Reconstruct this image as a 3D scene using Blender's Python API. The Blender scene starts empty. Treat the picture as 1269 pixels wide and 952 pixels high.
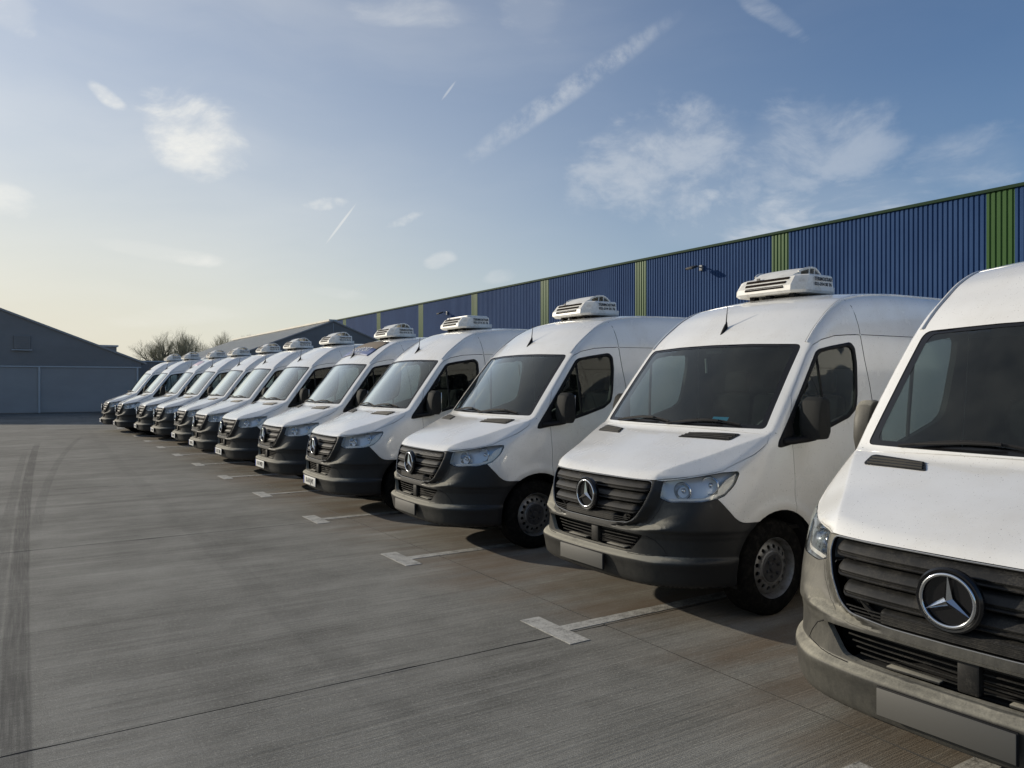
import bpy, bmesh, math, random
import numpy as np
from mathutils import Vector, Matrix
from mathutils.geometry import delaunay_2d_cdt
rnd = random.Random(7)
scene = bpy.context.scene
C = scene.collection
R = math.radians

# ------------------------------------------------------------------ camera, sky, sun, exposure
CAM_Z = 1.716
YAW, PITCH = R(32.584), R(-0.107)
cd = bpy.data.cameras.new('camera'); cam = bpy.data.objects.new('camera', cd); C.objects.link(cam)
cd.sensor_width = 36.0; cd.lens = 950/1269*36; cd.clip_end = 5000; cd.clip_start = .05
cam.location = (0, 0, CAM_Z)
fwd = Vector((math.sin(YAW)*math.cos(PITCH), math.cos(YAW)*math.cos(PITCH), math.sin(PITCH)))
cam.rotation_euler = fwd.to_track_quat('-Z', 'Y').to_euler()
scene.camera = cam
scene.render.resolution_x, scene.render.resolution_y = 1024, 768

SUN_AZ, SUN_EL = 32.0, 17.0        # degrees from +Y towards -X, and above the horizon
sun_dir = Vector((-math.sin(R(SUN_AZ))*math.cos(R(SUN_EL)), math.cos(R(SUN_AZ))*math.cos(R(SUN_EL)), math.sin(R(SUN_EL))))
sl = bpy.data.lights.new('sun', 'SUN'); so = bpy.data.objects.new('sun', sl); C.objects.link(so)
sl.energy = 3.6; sl.angle = R(0.6); sl.color = (1.0, .90, .74)
so.rotation_euler = sun_dir.to_track_quat('Z', 'Y').to_euler(); so.location = (-20, 30, 20)

scene.view_settings.view_transform = 'Standard'; scene.view_settings.look = 'None'
scene.view_settings.exposure = 0.15; scene.view_settings.gamma = 1.0; scene.view_settings.use_curve_mapping = False

def pix_dir(px, py):
    """unit direction in which the place is seen, for laying out clouds in the sky"""
    r = Vector((math.cos(YAW), -math.sin(YAW), 0)); u = r.cross(fwd)
    return (fwd + r*((px-634.5)/950) - u*((py-476)/950)).normalized()

world = bpy.data.worlds.new('World'); scene.world = world; world.use_nodes = True
wt = world.node_tree; wt.nodes.clear()
class G:
    """tiny node-graph helper"""
    def __init__(s, nt): s.nt = nt
    def n(s, t, **k):
        x = s.nt.nodes.new(t)
        for a, b in k.items(): setattr(x, a, b)
        return x
    def link(s, a, b): s.nt.links.new(a, b)
    def put(s, sock, v):
        if hasattr(v, 'is_linked') or isinstance(v, bpy.types.NodeSocket): s.link(v, sock)
        else: sock.default_value = v
    def m(s, op, a, b=None, c=None, clamp=False):
        x = s.n('ShaderNodeMath', operation=op); x.use_clamp = clamp
        s.put(x.inputs[0], a)
        if b is not None: s.put(x.inputs[1], b)
        if c is not None: s.put(x.inputs[2], c)
        return x.outputs[0]
    def dot(s, a, v):
        x = s.n('ShaderNodeVectorMath', operation='DOT_PRODUCT'); s.link(a, x.inputs[0]); x.inputs[1].default_value = v
        return x.outputs['Value']
    def noise(s, vec, scale, detail=4, rough=.5, dist=0.0, lac=2.0):
        x = s.n('ShaderNodeTexNoise'); x.inputs['Scale'].default_value = scale
        x.inputs['Detail'].default_value = detail; x.inputs['Roughness'].default_value = rough
        x.inputs['Distortion'].default_value = dist
        if vec is not None: s.link(vec, x.inputs['Vector'])
        return x.outputs['Fac']
    def map(s, vec, scale=(1,1,1), loc=(0,0,0), rot=(0,0,0)):
        x = s.n('ShaderNodeMapping'); s.link(vec, x.inputs['Vector'])
        x.inputs['Scale'].default_value = scale; x.inputs['Location'].default_value = loc; x.inputs['Rotation'].default_value = rot
        return x.outputs[0]
    def ramp(s, v, a, b, lo=0., hi=1., smooth=True):
        x = s.n('ShaderNodeMapRange'); x.interpolation_type = 'SMOOTHSTEP' if smooth else 'LINEAR'
        s.put(x.inputs['Value'], v); x.inputs['From Min'].default_value = a; x.inputs['From Max'].default_value = b
        x.inputs['To Min'].default_value = lo; x.inputs['To Max'].default_value = hi
        return x.outputs[0]
    def mix(s, f, a, b, mode='MIX'):
        x = s.n('ShaderNodeMix', data_type='RGBA'); x.blend_type = mode
        s.put(x.inputs[0], f)
        for sock, v in ((x.inputs[6], a), (x.inputs[7], b)):
            if isinstance(v, (tuple, list)): sock.default_value = (*v[:3], 1)
            else: s.link(v, sock)
        return x.outputs[2]
g = G(wt)
sky = g.n('ShaderNodeTexSky', sky_type='NISHITA'); sky.sun_disc = False
sky.sun_elevation = R(SUN_EL); sky.sun_rotation = R(-SUN_AZ)
sky.air_density = 1.0; sky.dust_density = .8; sky.ozone_density = 3.0; sky.altitude = 0
tc = g.n('ShaderNodeTexCoord').outputs['Generated']
def blob(px, py, px2, py2, wpx, soft=1.0):
    """elliptic patch of sky from one direction to another"""
    a, b = pix_dir(px, py), pix_dir(px2, py2)
    c = (a+b).normalized(); ux = (b-a).normalized(); uy = c.cross(ux).normalized()
    L = (b-a).length/2; W = wpx/950.
    u = g.m('DIVIDE', g.dot(tc, ux), L); v = g.m('DIVIDE', g.dot(tc, uy), W)
    r = g.m('ADD', g.m('MULTIPLY', u, u), g.m('MULTIPLY', v, v))
    r = g.m('ADD', r, g.m('MULTIPLY', g.m('LESS_THAN', g.dot(tc, c), 0), 99.))
    return g.ramp(r, 1.0, 1.0-soft), u, v
warp = g.n('ShaderNodeVectorMath', operation='ADD')
nz = g.n('ShaderNodeTexNoise'); nz.inputs['Scale'].default_value = 3.; nz.inputs['Detail'].default_value = 3
g.link(tc, nz.inputs['Vector'])
wsc = g.n('ShaderNodeVectorMath', operation='SCALE'); g.link(nz.outputs['Color'], wsc.inputs[0]); wsc.inputs['Scale'].default_value = .13
g.link(tc, warp.inputs[0]); g.link(wsc.outputs[0], warp.inputs[1]); wv = warp.outputs[0]
wisp = g.ramp(g.noise(g.map(wv, (3.2,3.2,9.)), 2.2, 8, .62, .25), .42, .78)
puff = g.ramp(g.noise(g.map(wv, (2.,2.,3.4)), 5.0, 9, .62, .12), .36, .72)
fine = g.ramp(g.noise(g.map(wv, (5.,5.,7.)), 9., 6, .6), .35, .75)
def add(a, b): return g.m('MAXIMUM', a, b)
mask = None
for (x1, y1, x2, y2, w, amt, tex) in [
    (145,120,335,212,56,.90,puff), (100,95,165,145,12,.8,puff), (660,215,1040,190,96,.62,puff),
    (850,195,1160,166,74,.58,puff), (690,305,1340,215,66,1.0,wisp), (60,290,300,330,16,.7,wisp), (-60,230,60,262,22,.5,puff),
    (870,-40,1020,62,16,.55,wisp), (620,-60,700,60,60,.45,wisp), (1080,220,1330,180,50,.45,wisp), (-40,-20,60,40,34,.9,puff),
    (360,355,480,372,12,.5,wisp), (470,285,530,262,8,.4,fine), (520,330,575,312,13,.6,puff), (590,350,650,335,12,.4,puff),
    (370,255,440,250,10,.4,fine), (100,400,330,385,16,.25,wisp), (380,10,640,20,22,.35,wisp), (700,235,740,240,8,.3,puff)]:
    b, u, v = blob(x1, y1, x2, y2, w, .95)
    # ragged edge: the texture decides where the patch ends, the ellipse only where it may be
    s_ = g.ramp(g.m('ADD', g.m('MULTIPLY', b, .95), g.m('MULTIPLY', g.m('SUBTRACT', tex, .5), .95)), .12, 1.42)
    t = g.m('MULTIPLY', g.m('MULTIPLY', s_, g.ramp(b, 0, .35)), amt)
    mask = t if mask is None else add(mask, t)
# old contrail broken into small cross bars, and two fresh thin ones
b, u, v = blob(540, 225, 865, 2, 16, .95)
mask = add(mask, g.m('MULTIPLY', g.m('MULTIPLY', b, g.ramp(g.noise(wv, 26., 5, .65), .36, .70)), .46))
for (x1, y1, x2, y2, w, a) in [(401,306,444,249,1.7,.55), (546,126,566,99,1.6,.38), (1150,200,1235,150,7,.12)]:
    b, u, v = blob(x1, y1, x2, y2, w, .9)
    mask = add(mask, g.m('MULTIPLY', b, a))
sunprox = g.m('POWER', g.ramp(g.dot(tc, sun_dir), -.2, 1.0), 1.5)
thin = g.m('MULTIPLY', g.ramp(g.noise(g.map(wv, (1.5,1.5,6.)), 1.3, 6, .55), .35, .75), g.m('ADD', g.m('MULTIPLY', sunprox, .22), .04))
mask = g.m('ADD', mask, thin, clamp=True)
z = g.dot(tc, (0,0,1))
hz = g.m('POWER', g.ramp(g.m('ABSOLUTE', z), .42, 0.0, smooth=False), 1.6)
# high thin veil round the sun side, paler towards the horizon
veil = g.m('MULTIPLY', g.m('ADD', g.m('MULTIPLY', sunprox, .78), .12), hz, clamp=True)
veil = g.m('ADD', veil, g.m('MULTIPLY', sunprox, .34), clamp=True)
skyc = g.mix(1.0, sky.outputs[0], (.95, 1.02, 1.13), 'MULTIPLY')
skyc = g.mix(veil, skyc, (7.3, 6.95, 5.8))
cloudc = g.mix(sunprox, (5.2, 5.7, 6.4), (9.4, 9.2, 8.5))
skyc = g.mix(g.m('MULTIPLY', mask, .85), skyc, cloudc)
bg = g.n('ShaderNodeBackground'); bg.inputs['Strength'].default_value = .095
g.link(skyc, bg.inputs['Color'])
wo = g.n('ShaderNodeOutputWorld'); g.link(bg.outputs[0], wo.inputs['Surface'])

# ------------------------------------------------------------------ materials
def mat(name, col=(.5,.5,.5), rough=.5, metal=0., spec=.5, coat=0., emis=None):
    m = bpy.data.materials.new(name); m.use_nodes = True
    b = m.node_tree.nodes['Principled BSDF']
    b.inputs['Base Color'].default_value = (*col, 1); b.inputs['Roughness'].default_value = rough
    b.inputs['Metallic'].default_value = metal; b.inputs['Specular IOR Level'].default_value = spec
    b.inputs['Coat Weight'].default_value = coat; b.inputs['Coat Roughness'].default_value = .08
    return m
def nodes(m):
    q = G(m.node_tree); return q, m.node_tree.nodes['Principled BSDF']
def objco(q): return q.n('ShaderNodeTexCoord').outputs['Object']
def bump(q, b, h, strength=.3, dist=.01):
    x = q.n('ShaderNodeBump'); x.inputs['Strength'].default_value = strength; x.inputs['Distance'].default_value = dist
    q.link(h, x.inputs['Height']); q.link(x.outputs[0], b.inputs['Normal'])

def paint_mat(name, dirt, tint):
    m = mat(name, (.80,.80,.79), .32, 0, .5, .6); q, b = nodes(m); oc = objco(q)
    rn = q.n('ShaderNodeObjectInfo')
    off = q.n('ShaderNodeVectorMath', operation='ADD'); q.link(oc, off.inputs[0])
    cb = q.n('ShaderNodeCombineXYZ'); q.link(q.m('MULTIPLY', rn.outputs['Random'], 37.), cb.inputs[0]); q.link(cb.outputs[0], off.inputs[1])
    oc2 = off.outputs[0]
    n1 = q.noise(q.map(oc2, (1,1,1.)), 2.2, 6, .6); n2 = q.noise(oc2, 55., 3, .6); n3 = q.noise(q.map(oc2, (3,3,.7)), 4., 5, .6)
    n4 = q.noise(oc2, 150., 1, .5)
    sep = q.n('ShaderNodeSeparateXYZ'); q.link(oc, sep.inputs[0])
    low = q.ramp(sep.outputs[2], 1.25, .35)
    d = q.m('ADD', q.m('MULTIPLY', q.ramp(n1, .4, .75), .30), q.m('MULTIPLY', low, .45))
    d = q.m('MULTIPLY', d, q.m('ADD', q.m('MULTIPLY', n3, .8), .35))
    d = q.m('ADD', d, q.m('MULTIPLY', q.ramp(n2, .62, .72), .10))
    d = q.m('MULTIPLY', d, dirt, clamp=True)
    c = q.mix(d, (.80,.80,.785), tint)
    c = q.mix(q.ramp(n4, .735, .76), c, (.10,.085,.06))
    q.link(c, b.inputs['Base Color'])
    q.link(q.m('ADD', q.m('MULTIPLY', d, .5), .20), b.inputs['Roughness'])
    q.link(q.ramp(d, 0, .5, .9, .25), b.inputs['Coat Weight'])
    bump(q, b, q.noise(oc2, 14., 2, .5), .03, .01)
    return m
M = {}
M['paint'] = paint_mat('white_paint', 1.0, (.42,.38,.31))
M['inner'] = mat('inner_trim', (.022,.023,.025), .9, 0, .2)
M['black'] = mat('black_trim', (.012,.012,.013), .65, 0, .2)
M['void'] = mat('dark_cavity', (.008,.008,.008), .9)
def bumper_mat(name, amount, side, ledge_lo):
    m = mat(name, (.05,.052,.05), .55, 0, .35); q, b = nodes(m); oc = objco(q)
    n1 = q.noise(oc, 3.5, 7, .65); n2 = q.noise(oc, 120., 3, .7); n3 = q.noise(q.map(oc, (4,4,1.2)), 9., 5, .7)
    sp = q.n('ShaderNodeSeparateXYZ'); q.link(oc, sp.inputs[0])
    nose = q.ramp(q.m('ABSOLUTE', sp.outputs[1]), .60, .92, 1., side)        # road dust, thinning towards the sides of the bumper
    dd = q.m('MULTIPLY', q.ramp(n1, .0, .75), q.m('ADD', q.m('MULTIPLY', n2, .7), q.m('MULTIPLY', n3, .8)))
    gn = q.n('ShaderNodeNewGeometry'); sn = q.n('ShaderNodeSeparateXYZ'); q.link(gn.outputs['Normal'], sn.inputs[0])
    ledge = q.ramp(sn.outputs[2], .15, .65, ledge_lo, 2.3)                  # dust boosted on upward faces, painting in the sunlit lip
    dd = q.m('MULTIPLY', q.m('MULTIPLY', q.m('MULTIPLY', dd, nose), ledge), amount, clamp=True)
    q.link(q.mix(dd, (.0085,.0095,.0115), (.30,.285,.235)), b.inputs['Base Color'])
    q.link(q.ramp(dd, 0, .8, .42, .85), b.inputs['Roughness']); bump(q, b, q.noise(oc, 260., 2, .6), .25, .002)
    return m
M['bumper'] = bumper_mat('bumper_plastic', .95, .07, .16); M['bumper_clean'] = bumper_mat('shaded_bumper_plastic', .25, .07, .16); M['bumper_dusty'] = bumper_mat('dusty_bumper_plastic', .62, .85, .55)  # the grille surround's variant is darker, painting in the shade of its recess
m = mat('grille_plastic', (.02,.02,.02), .5, 0, .35); q, b = nodes(m); oc = objco(q)
dd = q.m('MULTIPLY', q.ramp(q.noise(oc, 7., 6, .7), .35, .75), q.ramp(q.noise(oc, 160., 2, .7), .3, .8))
q.link(q.mix(dd, (.011,.011,.011), (.075,.069,.058)), b.inputs['Base Color']); q.link(q.ramp(dd, 0, .7, .48, .85), b.inputs['Roughness'])
M['grille'] = m
M['mirrorcase'] = mat('mirror_case', (.022,.023,.023), .75, 0, .15)
M['gloss_black'] = mat('gloss_black', (.008,.008,.009), .22)
M['chrome'] = mat('chrome', (.72,.73,.74), .12, 1.)
M['reflector'] = mat('reflector', (.62,.64,.66), .16, 1.)
M['lampgrey'] = mat('lamp_housing', (.34,.35,.36), .3, .35)
M['lampback'] = mat('lamp_back', (.72,.73,.74), .32, .45)
M['amber'] = mat('turn_lens', (.62,.60,.55), .25, .2)
M['seatcloth'] = mat('seat_cloth', (.007,.008,.009), .95, 0, .1)
M['dash'] = mat('dashboard_plastic', (.035,.037,.037), .6)
M['dashlight'] = mat('dashboard_trim', (.30,.30,.28), .5)
m = mat('tyre_rubber', (.018,.018,.018), .95, 0, .05); q, b = nodes(m)
q.link(q.mix(q.ramp(q.noise(objco(q), 22., 5, .7), .4, .8), (.007,.007,.007), (.026,.024,.021)), b.inputs['Base Color'])
M['tyre'] = m
m = mat('steel_rim', (.36,.36,.36), .42, .55); q, b = nodes(m)
q.link(q.mix(q.ramp(q.noise(objco(q), 16., 6, .7), .35, .8), (.24,.24,.24), (.10,.09,.08)), b.inputs['Base Color'])
M['rim'] = m
M['cap'] = mat('hub_cap_plastic', (.045,.045,.047), .55)
M['plate_grey'] = mat('dusty_plate', (.088,.086,.079), .6)  # plain grey for the plates whose lettering is unknown
M['plate'] = mat('plate_white', (.72,.72,.69), .4)
M['ink'] = mat('plate_ink', (.015,.015,.015), .5)
M['blue_ink'] = mat('blue_band', (.02,.05,.28), .5)
M['unit'] = mat('unit_shell', (.72,.70,.65), .4); q, b = nodes(M['unit'])
q.link(q.mix(q.ramp(q.noise(objco(q), 9., 6, .7), .45, .85), (.74,.73,.69), (.42,.39,.33)), b.inputs['Base Color'])
M['unitdark'] = mat('unit_louvre', (.016,.012,.010), .9, 0, .1)
M['sticker'] = mat('blue_sticker', (.02,.30,.50), .4)
M['signbrown'] = mat('sign_brown', (.17,.13,.09), .7)
M['signblue'] = mat('sign_blue', (.10,.14,.30), .6)
def glass_mat(name, tint, refl_rough=.0, ior=1.52, gain=5.2, film=.0):
    m = bpy.data.materials.new(name); m.use_nodes = True; nt = m.node_tree; nt.nodes.clear(); q = G(nt)
    tr = q.n('ShaderNodeBsdfTransparent'); tr.inputs[0].default_value = (*tint, 1)
    gl = q.n('ShaderNodeBsdfGlossy'); gl.inputs['Roughness'].default_value = refl_rough; gl.inputs[0].default_value = (.97,1,.95,1)
    fr = q.n('ShaderNodeFresnel'); gm = q.n('ShaderNodeNewGeometry')     # same mirror strength from both sides of the thin pane
    q.link(q.ramp(gm.outputs['Backfacing'], 0, 1, ior, 1/ior, smooth=False), fr.inputs['IOR'])
    mx = q.n('ShaderNodeMixShader'); q.link(q.m('MULTIPLY', q.m('POWER', fr.outputs[0], 1.55), gain, clamp=True), mx.inputs[0])
    q.link(tr.outputs[0], mx.inputs[1]); q.link(gl.outputs[0], mx.inputs[2])
    out = q.n('ShaderNodeOutputMaterial')
    last = mx.outputs[0]
    if film:                                  # dust on the outside of the pane
        df = q.n('ShaderNodeBsdfDiffuse'); df.inputs[0].default_value = (.45,.47,.42,1)
        mx2 = q.n('ShaderNodeMixShader'); oc = objco(q)
        q.link(q.m('MULTIPLY', q.ramp(q.noise(oc, 3., 6, .6), .25, .8), film), mx2.inputs[0]); q.link(last, mx2.inputs[1]); q.link(df.outputs[0], mx2.inputs[2]); last = mx2.outputs[0]
    q.link(last, out.inputs['Surface'])
    return m
M['windscreen'] = glass_mat('windscreen_glass', (.48,.57,.555), film=.035, gain=5.2)
M['sideglass'] = glass_mat('side_glass', (.60,.68,.67), film=.02, gain=5.2)
M['lens'] = glass_mat('lamp_lens', (.96,.97,.98), film=.015)
# ------------------------------------------------------------------ object helpers
def obj(name, me, mats=None, parent=None, loc=None, smooth=None, kind=None, label=None):
    """link a mesh as one object"""
    if isinstance(me, bmesh.types.BMesh):
        bm = me; me = bpy.data.meshes.new(name); bm.to_mesh(me); bm.free()
    o = bpy.data.objects.new(name, me); C.objects.link(o)
    if mats is not None:
        if not isinstance(mats, (list, tuple)): mats = [mats]
        me.materials.clear()
        for x in mats: me.materials.append(x)
    if parent is not None: o.parent = parent
    if loc is not None: o.location = loc
    if smooth is not None: shade(me, smooth)
    if kind: o['kind'] = kind
    if label: o['label'] = label
    return o
def shade(me, deg=35):
    """smooth faces, with edges sharper than deg kept hard"""
    bm = bmesh.new(); bm.from_mesh(me)
    for f in bm.faces: f.smooth = True
    for e in bm.edges:
        e.smooth = not (len(e.link_faces) == 2 and e.calc_face_angle(0) > R(deg))
    bm.to_mesh(me); bm.free()
def empty(name, loc=(0,0,0), label=None, cat=None, group=None):
    o = bpy.data.objects.new(name, None); C.objects.link(o); o.location = loc; o.empty_display_size = .2
    return tag(o, label, cat, group)
def tag(o, label=None, cat=None, group=None, kind=None):
    if label: o['label'] = label
    if cat: o['category'] = cat
    if group: o['group'] = group
    if kind: o['kind'] = kind
    return o
def box(bm, c, s, rot=None, bev=0., mi=0):
    mtx = Matrix.Translation(c) @ (rot.to_4x4() if rot is not None else Matrix.Identity(4)) @ Matrix.Diagonal((*s, 1))
    r = bmesh.ops.create_cube(bm, size=1, matrix=mtx)
    vs = r['verts']; fs = list({f for v in vs for f in v.link_faces})
    if bev > 0:
        es = list({e for f in fs for e in f.edges})
        rb = bmesh.ops.bevel(bm, geom=es, offset=bev, segments=2, affect='EDGES', profile=.5)
        fs = list({f for v in rb['verts'] for f in v.link_faces} | {f for f in fs if f.is_valid})
    for f in fs:
        if f.is_valid: f.material_index = mi
    return vs
def tube(bm, pts, r, seg=6, cap=True, radii=None, flat=None):
    """round bar along a polyline"""
    pts = [Vector(p) for p in pts]; rings = []
    up = Vector((0,0,1)); prev = None
    for i, p in enumerate(pts):
        t = (pts[min(i+1, len(pts)-1)] - pts[max(i-1, 0)]).normalized()
        if prev is None:
            a = t.cross(up)
            if a.length < 1e-3: a = t.cross(Vector((1,0,0)))
        else: a = prev - t*prev.dot(t)
        a.normalize(); prev = a; b = t.cross(a)
        rr = radii[i] if radii else r
        rings.append([bm.verts.new(p + a*math.cos(q)*rr + b*math.sin(q)*rr*(flat or 1)) for q in [2*math.pi*k/seg for k in range(seg)]])
    for A, B in zip(rings, rings[1:]):
        for k in range(seg): bm.faces.new((A[k], A[(k+1)%seg], B[(k+1)%seg], B[k]))
    if cap: bm.faces.new(rings[0][::-1]); bm.faces.new(rings[-1])
def lathe(bm, prof, seg=32, axis='Y', c=(0,0,0), mi=0, close=False):
    """prof: (radius, offset along axis)"""
    c = Vector(c); rings = []
    for r, h in prof:
        ring = []
        for k in range(seg):
            q = 2*math.pi*k/seg; a, b = math.cos(q)*r, math.sin(q)*r
            v = {'Y': (a, h, b), 'X': (h, a, b), 'Z': (a, b, h)}[axis]
            ring.append(bm.verts.new(c + Vector(v)))
        rings.append(ring)
    prs = list(zip(rings, rings[1:])) + ([(rings[-1], rings[0])] if close else [])
    for A, B in prs:
        for k in range(seg):
            f = bm.faces.new((A[k], A[(k+1)%seg], B[(k+1)%seg], B[k])); f.material_index = mi
    return rings
def rounded(pts, r, n=4):
    """2-D polygon with rounded corners; r one radius or one per corner"""
    out = []; N = len(pts)
    rs = r if isinstance(r, (list, tuple)) else [r]*N
    for i in range(N):
        a, p, b = Vector(pts[i-1]), Vector(pts[i]), Vector(pts[(i+1)%N])
        u, v = (a-p), (b-p); d = min(rs[i], u.length*.45, v.length*.45)
        if d < 1e-4: out.append(tuple(p)); continue
        s, e = p+u.normalized()*d, p+v.normalized()*d
        for k in range(n+1):
            t = k/n; q = s*(1-t)**2 + p*2*t*(1-t) + e*t*t; out.append((q.x, q.y))
    return out
def dense(pts, step):
    out = []
    for i in range(len(pts)):
        a, b = Vector(pts[i]), Vector(pts[(i+1)%len(pts)]); n = max(1, int((b-a).length/step))
        for k in range(n): q = a.lerp(b, k/n); out.append((q.x, q.y))
    return out
def inside(p, poly):
    c = False; n = len(poly); j = n-1
    for i in range(n):
        (xi, yi), (xj, yj) = poly[i], poly[j]
        if (yi > p[1]) != (yj > p[1]) and p[0] < (xj-xi)*(p[1]-yi)/(yj-yi)+xi: c = not c
        j = i
    return c
def fill2d(outer, holes=(), step=.05):
    """triangles covering a polygon with holes; returns 2-D verts and faces"""
    loops = [dense(outer, step)] + [dense(h, step) for h in holes]
    vs, es = [], []
    for L in loops:
        s = len(vs); vs += L; es += [(s+i, s+(i+1)%len(L)) for i in range(len(L))]
    xs = [p[0] for p in outer]; ys = [p[1] for p in outer]
    x = min(xs)+step*.5; row = 0
    while x < max(xs):
        y = min(ys)+step*(.5 if row % 2 else .25)
        while y < max(ys):
            if inside((x,y), outer) and not any(inside((x,y), h) for h in holes):
                if min((x-a)**2+(y-b)**2 for L in loops for a, b in L) > (step*.4)**2: vs.append((x,y))
            y += step
        x += step; row += 1
    V, E_, F_, *_ = delaunay_2d_cdt([Vector(v) for v in vs], es, [], 0, 1e-6)
    F = []
    for f in F_:
        c = (sum(V[i].x for i in f)/len(f), sum(V[i].y for i in f)/len(f))
        if inside(c, outer) and not any(inside(c, h) for h in holes): F.append(f)
    return [(v.x, v.y) for v in V], F
# ---- van body as an implicit surface (x backwards from the nose, y to the side, z up) ----
def pchip(xs, ys):
    xs = np.array(xs, float); ys = np.array(ys, float)
    h = np.diff(xs); d = np.diff(ys) / h; m = np.zeros(len(xs))
    m[0] = d[0]; m[-1] = d[-1]
    for i in range(1, len(xs) - 1):
        if d[i-1] * d[i] > 0:
            w1 = 2*h[i] + h[i-1]; w2 = h[i] + 2*h[i-1]
            m[i] = (w1 + w2) / (w1/d[i-1] + w2/d[i])
    def f(x):
        x = np.asarray(x, float)
        i = np.clip(np.searchsorted(xs, x) - 1, 0, len(xs) - 2)
        xc = np.clip(x, xs[0], xs[-1]); t = (xc - xs[i]) / h[i]
        r = ((1+2*t)*(1-t)**2*ys[i] + t*(1-t)**2*h[i]*m[i] + t*t*(3-2*t)*ys[i+1] + t*t*(t-1)*h[i]*m[i+1])
        return r + np.where(x < xs[0], (x-xs[0])*m[0], 0) + np.where(x > xs[-1], (x-xs[-1])*m[-1], 0)
    return f
def smax(a, b, k):
    h = np.maximum(k - np.abs(a-b), 0) / k
    return np.maximum(a, b) + h*h*k*0.25
def smin(a, b, k): return -smax(-a, -b, k)
def sstep(a, b, x):
    t = np.clip((x-a)/(b-a), 0, 1); return t*t*(3-2*t)
XFZ = pchip([.15,.22,.26,.30,.40,.455,.470,.492,.60,.64,.69,.80,.90,1.0,1.1,1.2,1.4],
            [.22,.10,.06,.04,.018,.004,.010,.045,.050,.040,.045,.062,.085,.12,.17,.24,.40])
PLAN = pchip([0,.3,.5,.65,.8,.9,.96,1.0,1.04,1.1], [0,.012,.04,.09,.215,.36,.50,.64,.84,1.3])
HOOD = pchip([-.2,.10,.15,.2,.3,.4,.6,.87,1.1,1.5], [.86,.99,1.03,1.062,1.112,1.157,1.235,1.335,1.41,1.5])
ROOF = pchip([.4,.87,.98,1.10,1.25,1.44,1.54,1.65,1.8,2.0,2.3,2.8,4.5,5.9], [.79,1.355,1.497,1.648,1.833,2.052,2.147,2.235,2.345,2.440,2.500,2.530,2.54,2.52])
WID = pchip([.2,.35,.6,.9,1.2,1.4,1.7,2.0,2.2,2.35,2.6], [.965,.985,1.0,1.003,.998,.985,.955,.92,.895,.868,.80])
FAX, RAX, WR = 1.04, 4.62, .355
def CURV(y): return .11*(np.abs(y)/.84)**2.3
def vanF(x, y, z):
    a = np.abs(y); e = 1e-3
    # front
    xf = XFZ(z); dxf = (XFZ(z+e)-xf)/e; pl = PLAN(a); dpl = (PLAN(a+e)-pl)/e
    cheek = .022*(1-sstep(.645,.675,z))*sstep(.5,.7,a)*sstep(.44,.5,z)
    hw = np.interp(z, [.66,.68,.70,.745,.83,.95,1.02,1.05], [.25,.34,.44,.50,.553,.59,.585,.58])
    wedge = .052*sstep(0,.075,a-hw)*(1-sstep(.09,.34,a-hw))*sstep(.655,.70,z)*(1-sstep(1.0,1.06,z))
    gf = (xf + pl + cheek + wedge - x)/np.sqrt(1+np.minimum(np.abs(dxf),3)**2+dpl**2)
    # side
    r1 = np.hypot(x-FAX, z-.36); r2 = np.hypot(x-RAX, z-.36)
    lip = .018*(np.exp(-((r1-.46)/.05)**2)+np.exp(-((r2-.46)/.05)**2))
    gs = a - WID(z) - lip
    glow = smax(gf, gs, .07)
    # bonnet
    zc = HOOD(x); sl = (HOOD(x+e)-zc)/e
    yb = np.clip(.555+.475*(x-.15), .3, .95)
    cr = .035*sstep(.1,.6,x)
    nh = np.sqrt(1+sl*sl)
    gh = (z - (zc - cr*(a/yb)**2))/nh
    gfc = (z - (zc - cr - .60*(a-yb)))/np.sqrt(1+sl*sl+.36)
    gh = smax(gh, gfc, .004)
    # windscreen and roof
    xx = x - CURV(y)*(1-.8*sstep(1.9,3.2,x))
    zr = ROOF(xx) - .045*(a/.85)**2*sstep(1.45,2.4,x); sr = (ROOF(xx+e)-ROOF(xx))/e
    gr = (z - zr)/np.sqrt(1+sr*sr)
    gtop = smin(gh, gr, .02)
    k = .045 + .07*sstep(1.55,2.4,x)
    g = smax(glow, gtop, k)
    g = smax(g, x-5.93, .12)
    return smax(g, .27 - z, .05)
def vanN(p, e=1.5e-3):
    x,y,z = p[:,0],p[:,1],p[:,2]
    g = np.stack([vanF(x+e,y,z)-vanF(x-e,y,z), vanF(x,y+e,z)-vanF(x,y-e,z), vanF(x,y,z+e)-vanF(x,y,z-e)],1)
    return g/np.maximum(np.linalg.norm(g,axis=1,keepdims=True),1e-9)
def march(o, d, tmax=9., t0=0.):
    """first hit of rays o+td with the body"""
    o = np.atleast_2d(o).astype(float); d = np.atleast_2d(d).astype(float); d = d/np.linalg.norm(d,axis=1,keepdims=True)
    t = np.full(len(o), float(t0)); 
    for _ in range(220):
        p = o+d*t[:,None]; f = vanF(p[:,0],p[:,1],p[:,2])
        t = np.where(np.abs(f)<1e-5, t, t+np.clip(f*.5,-.02,.06))
    return o+d*t[:,None]

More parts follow.
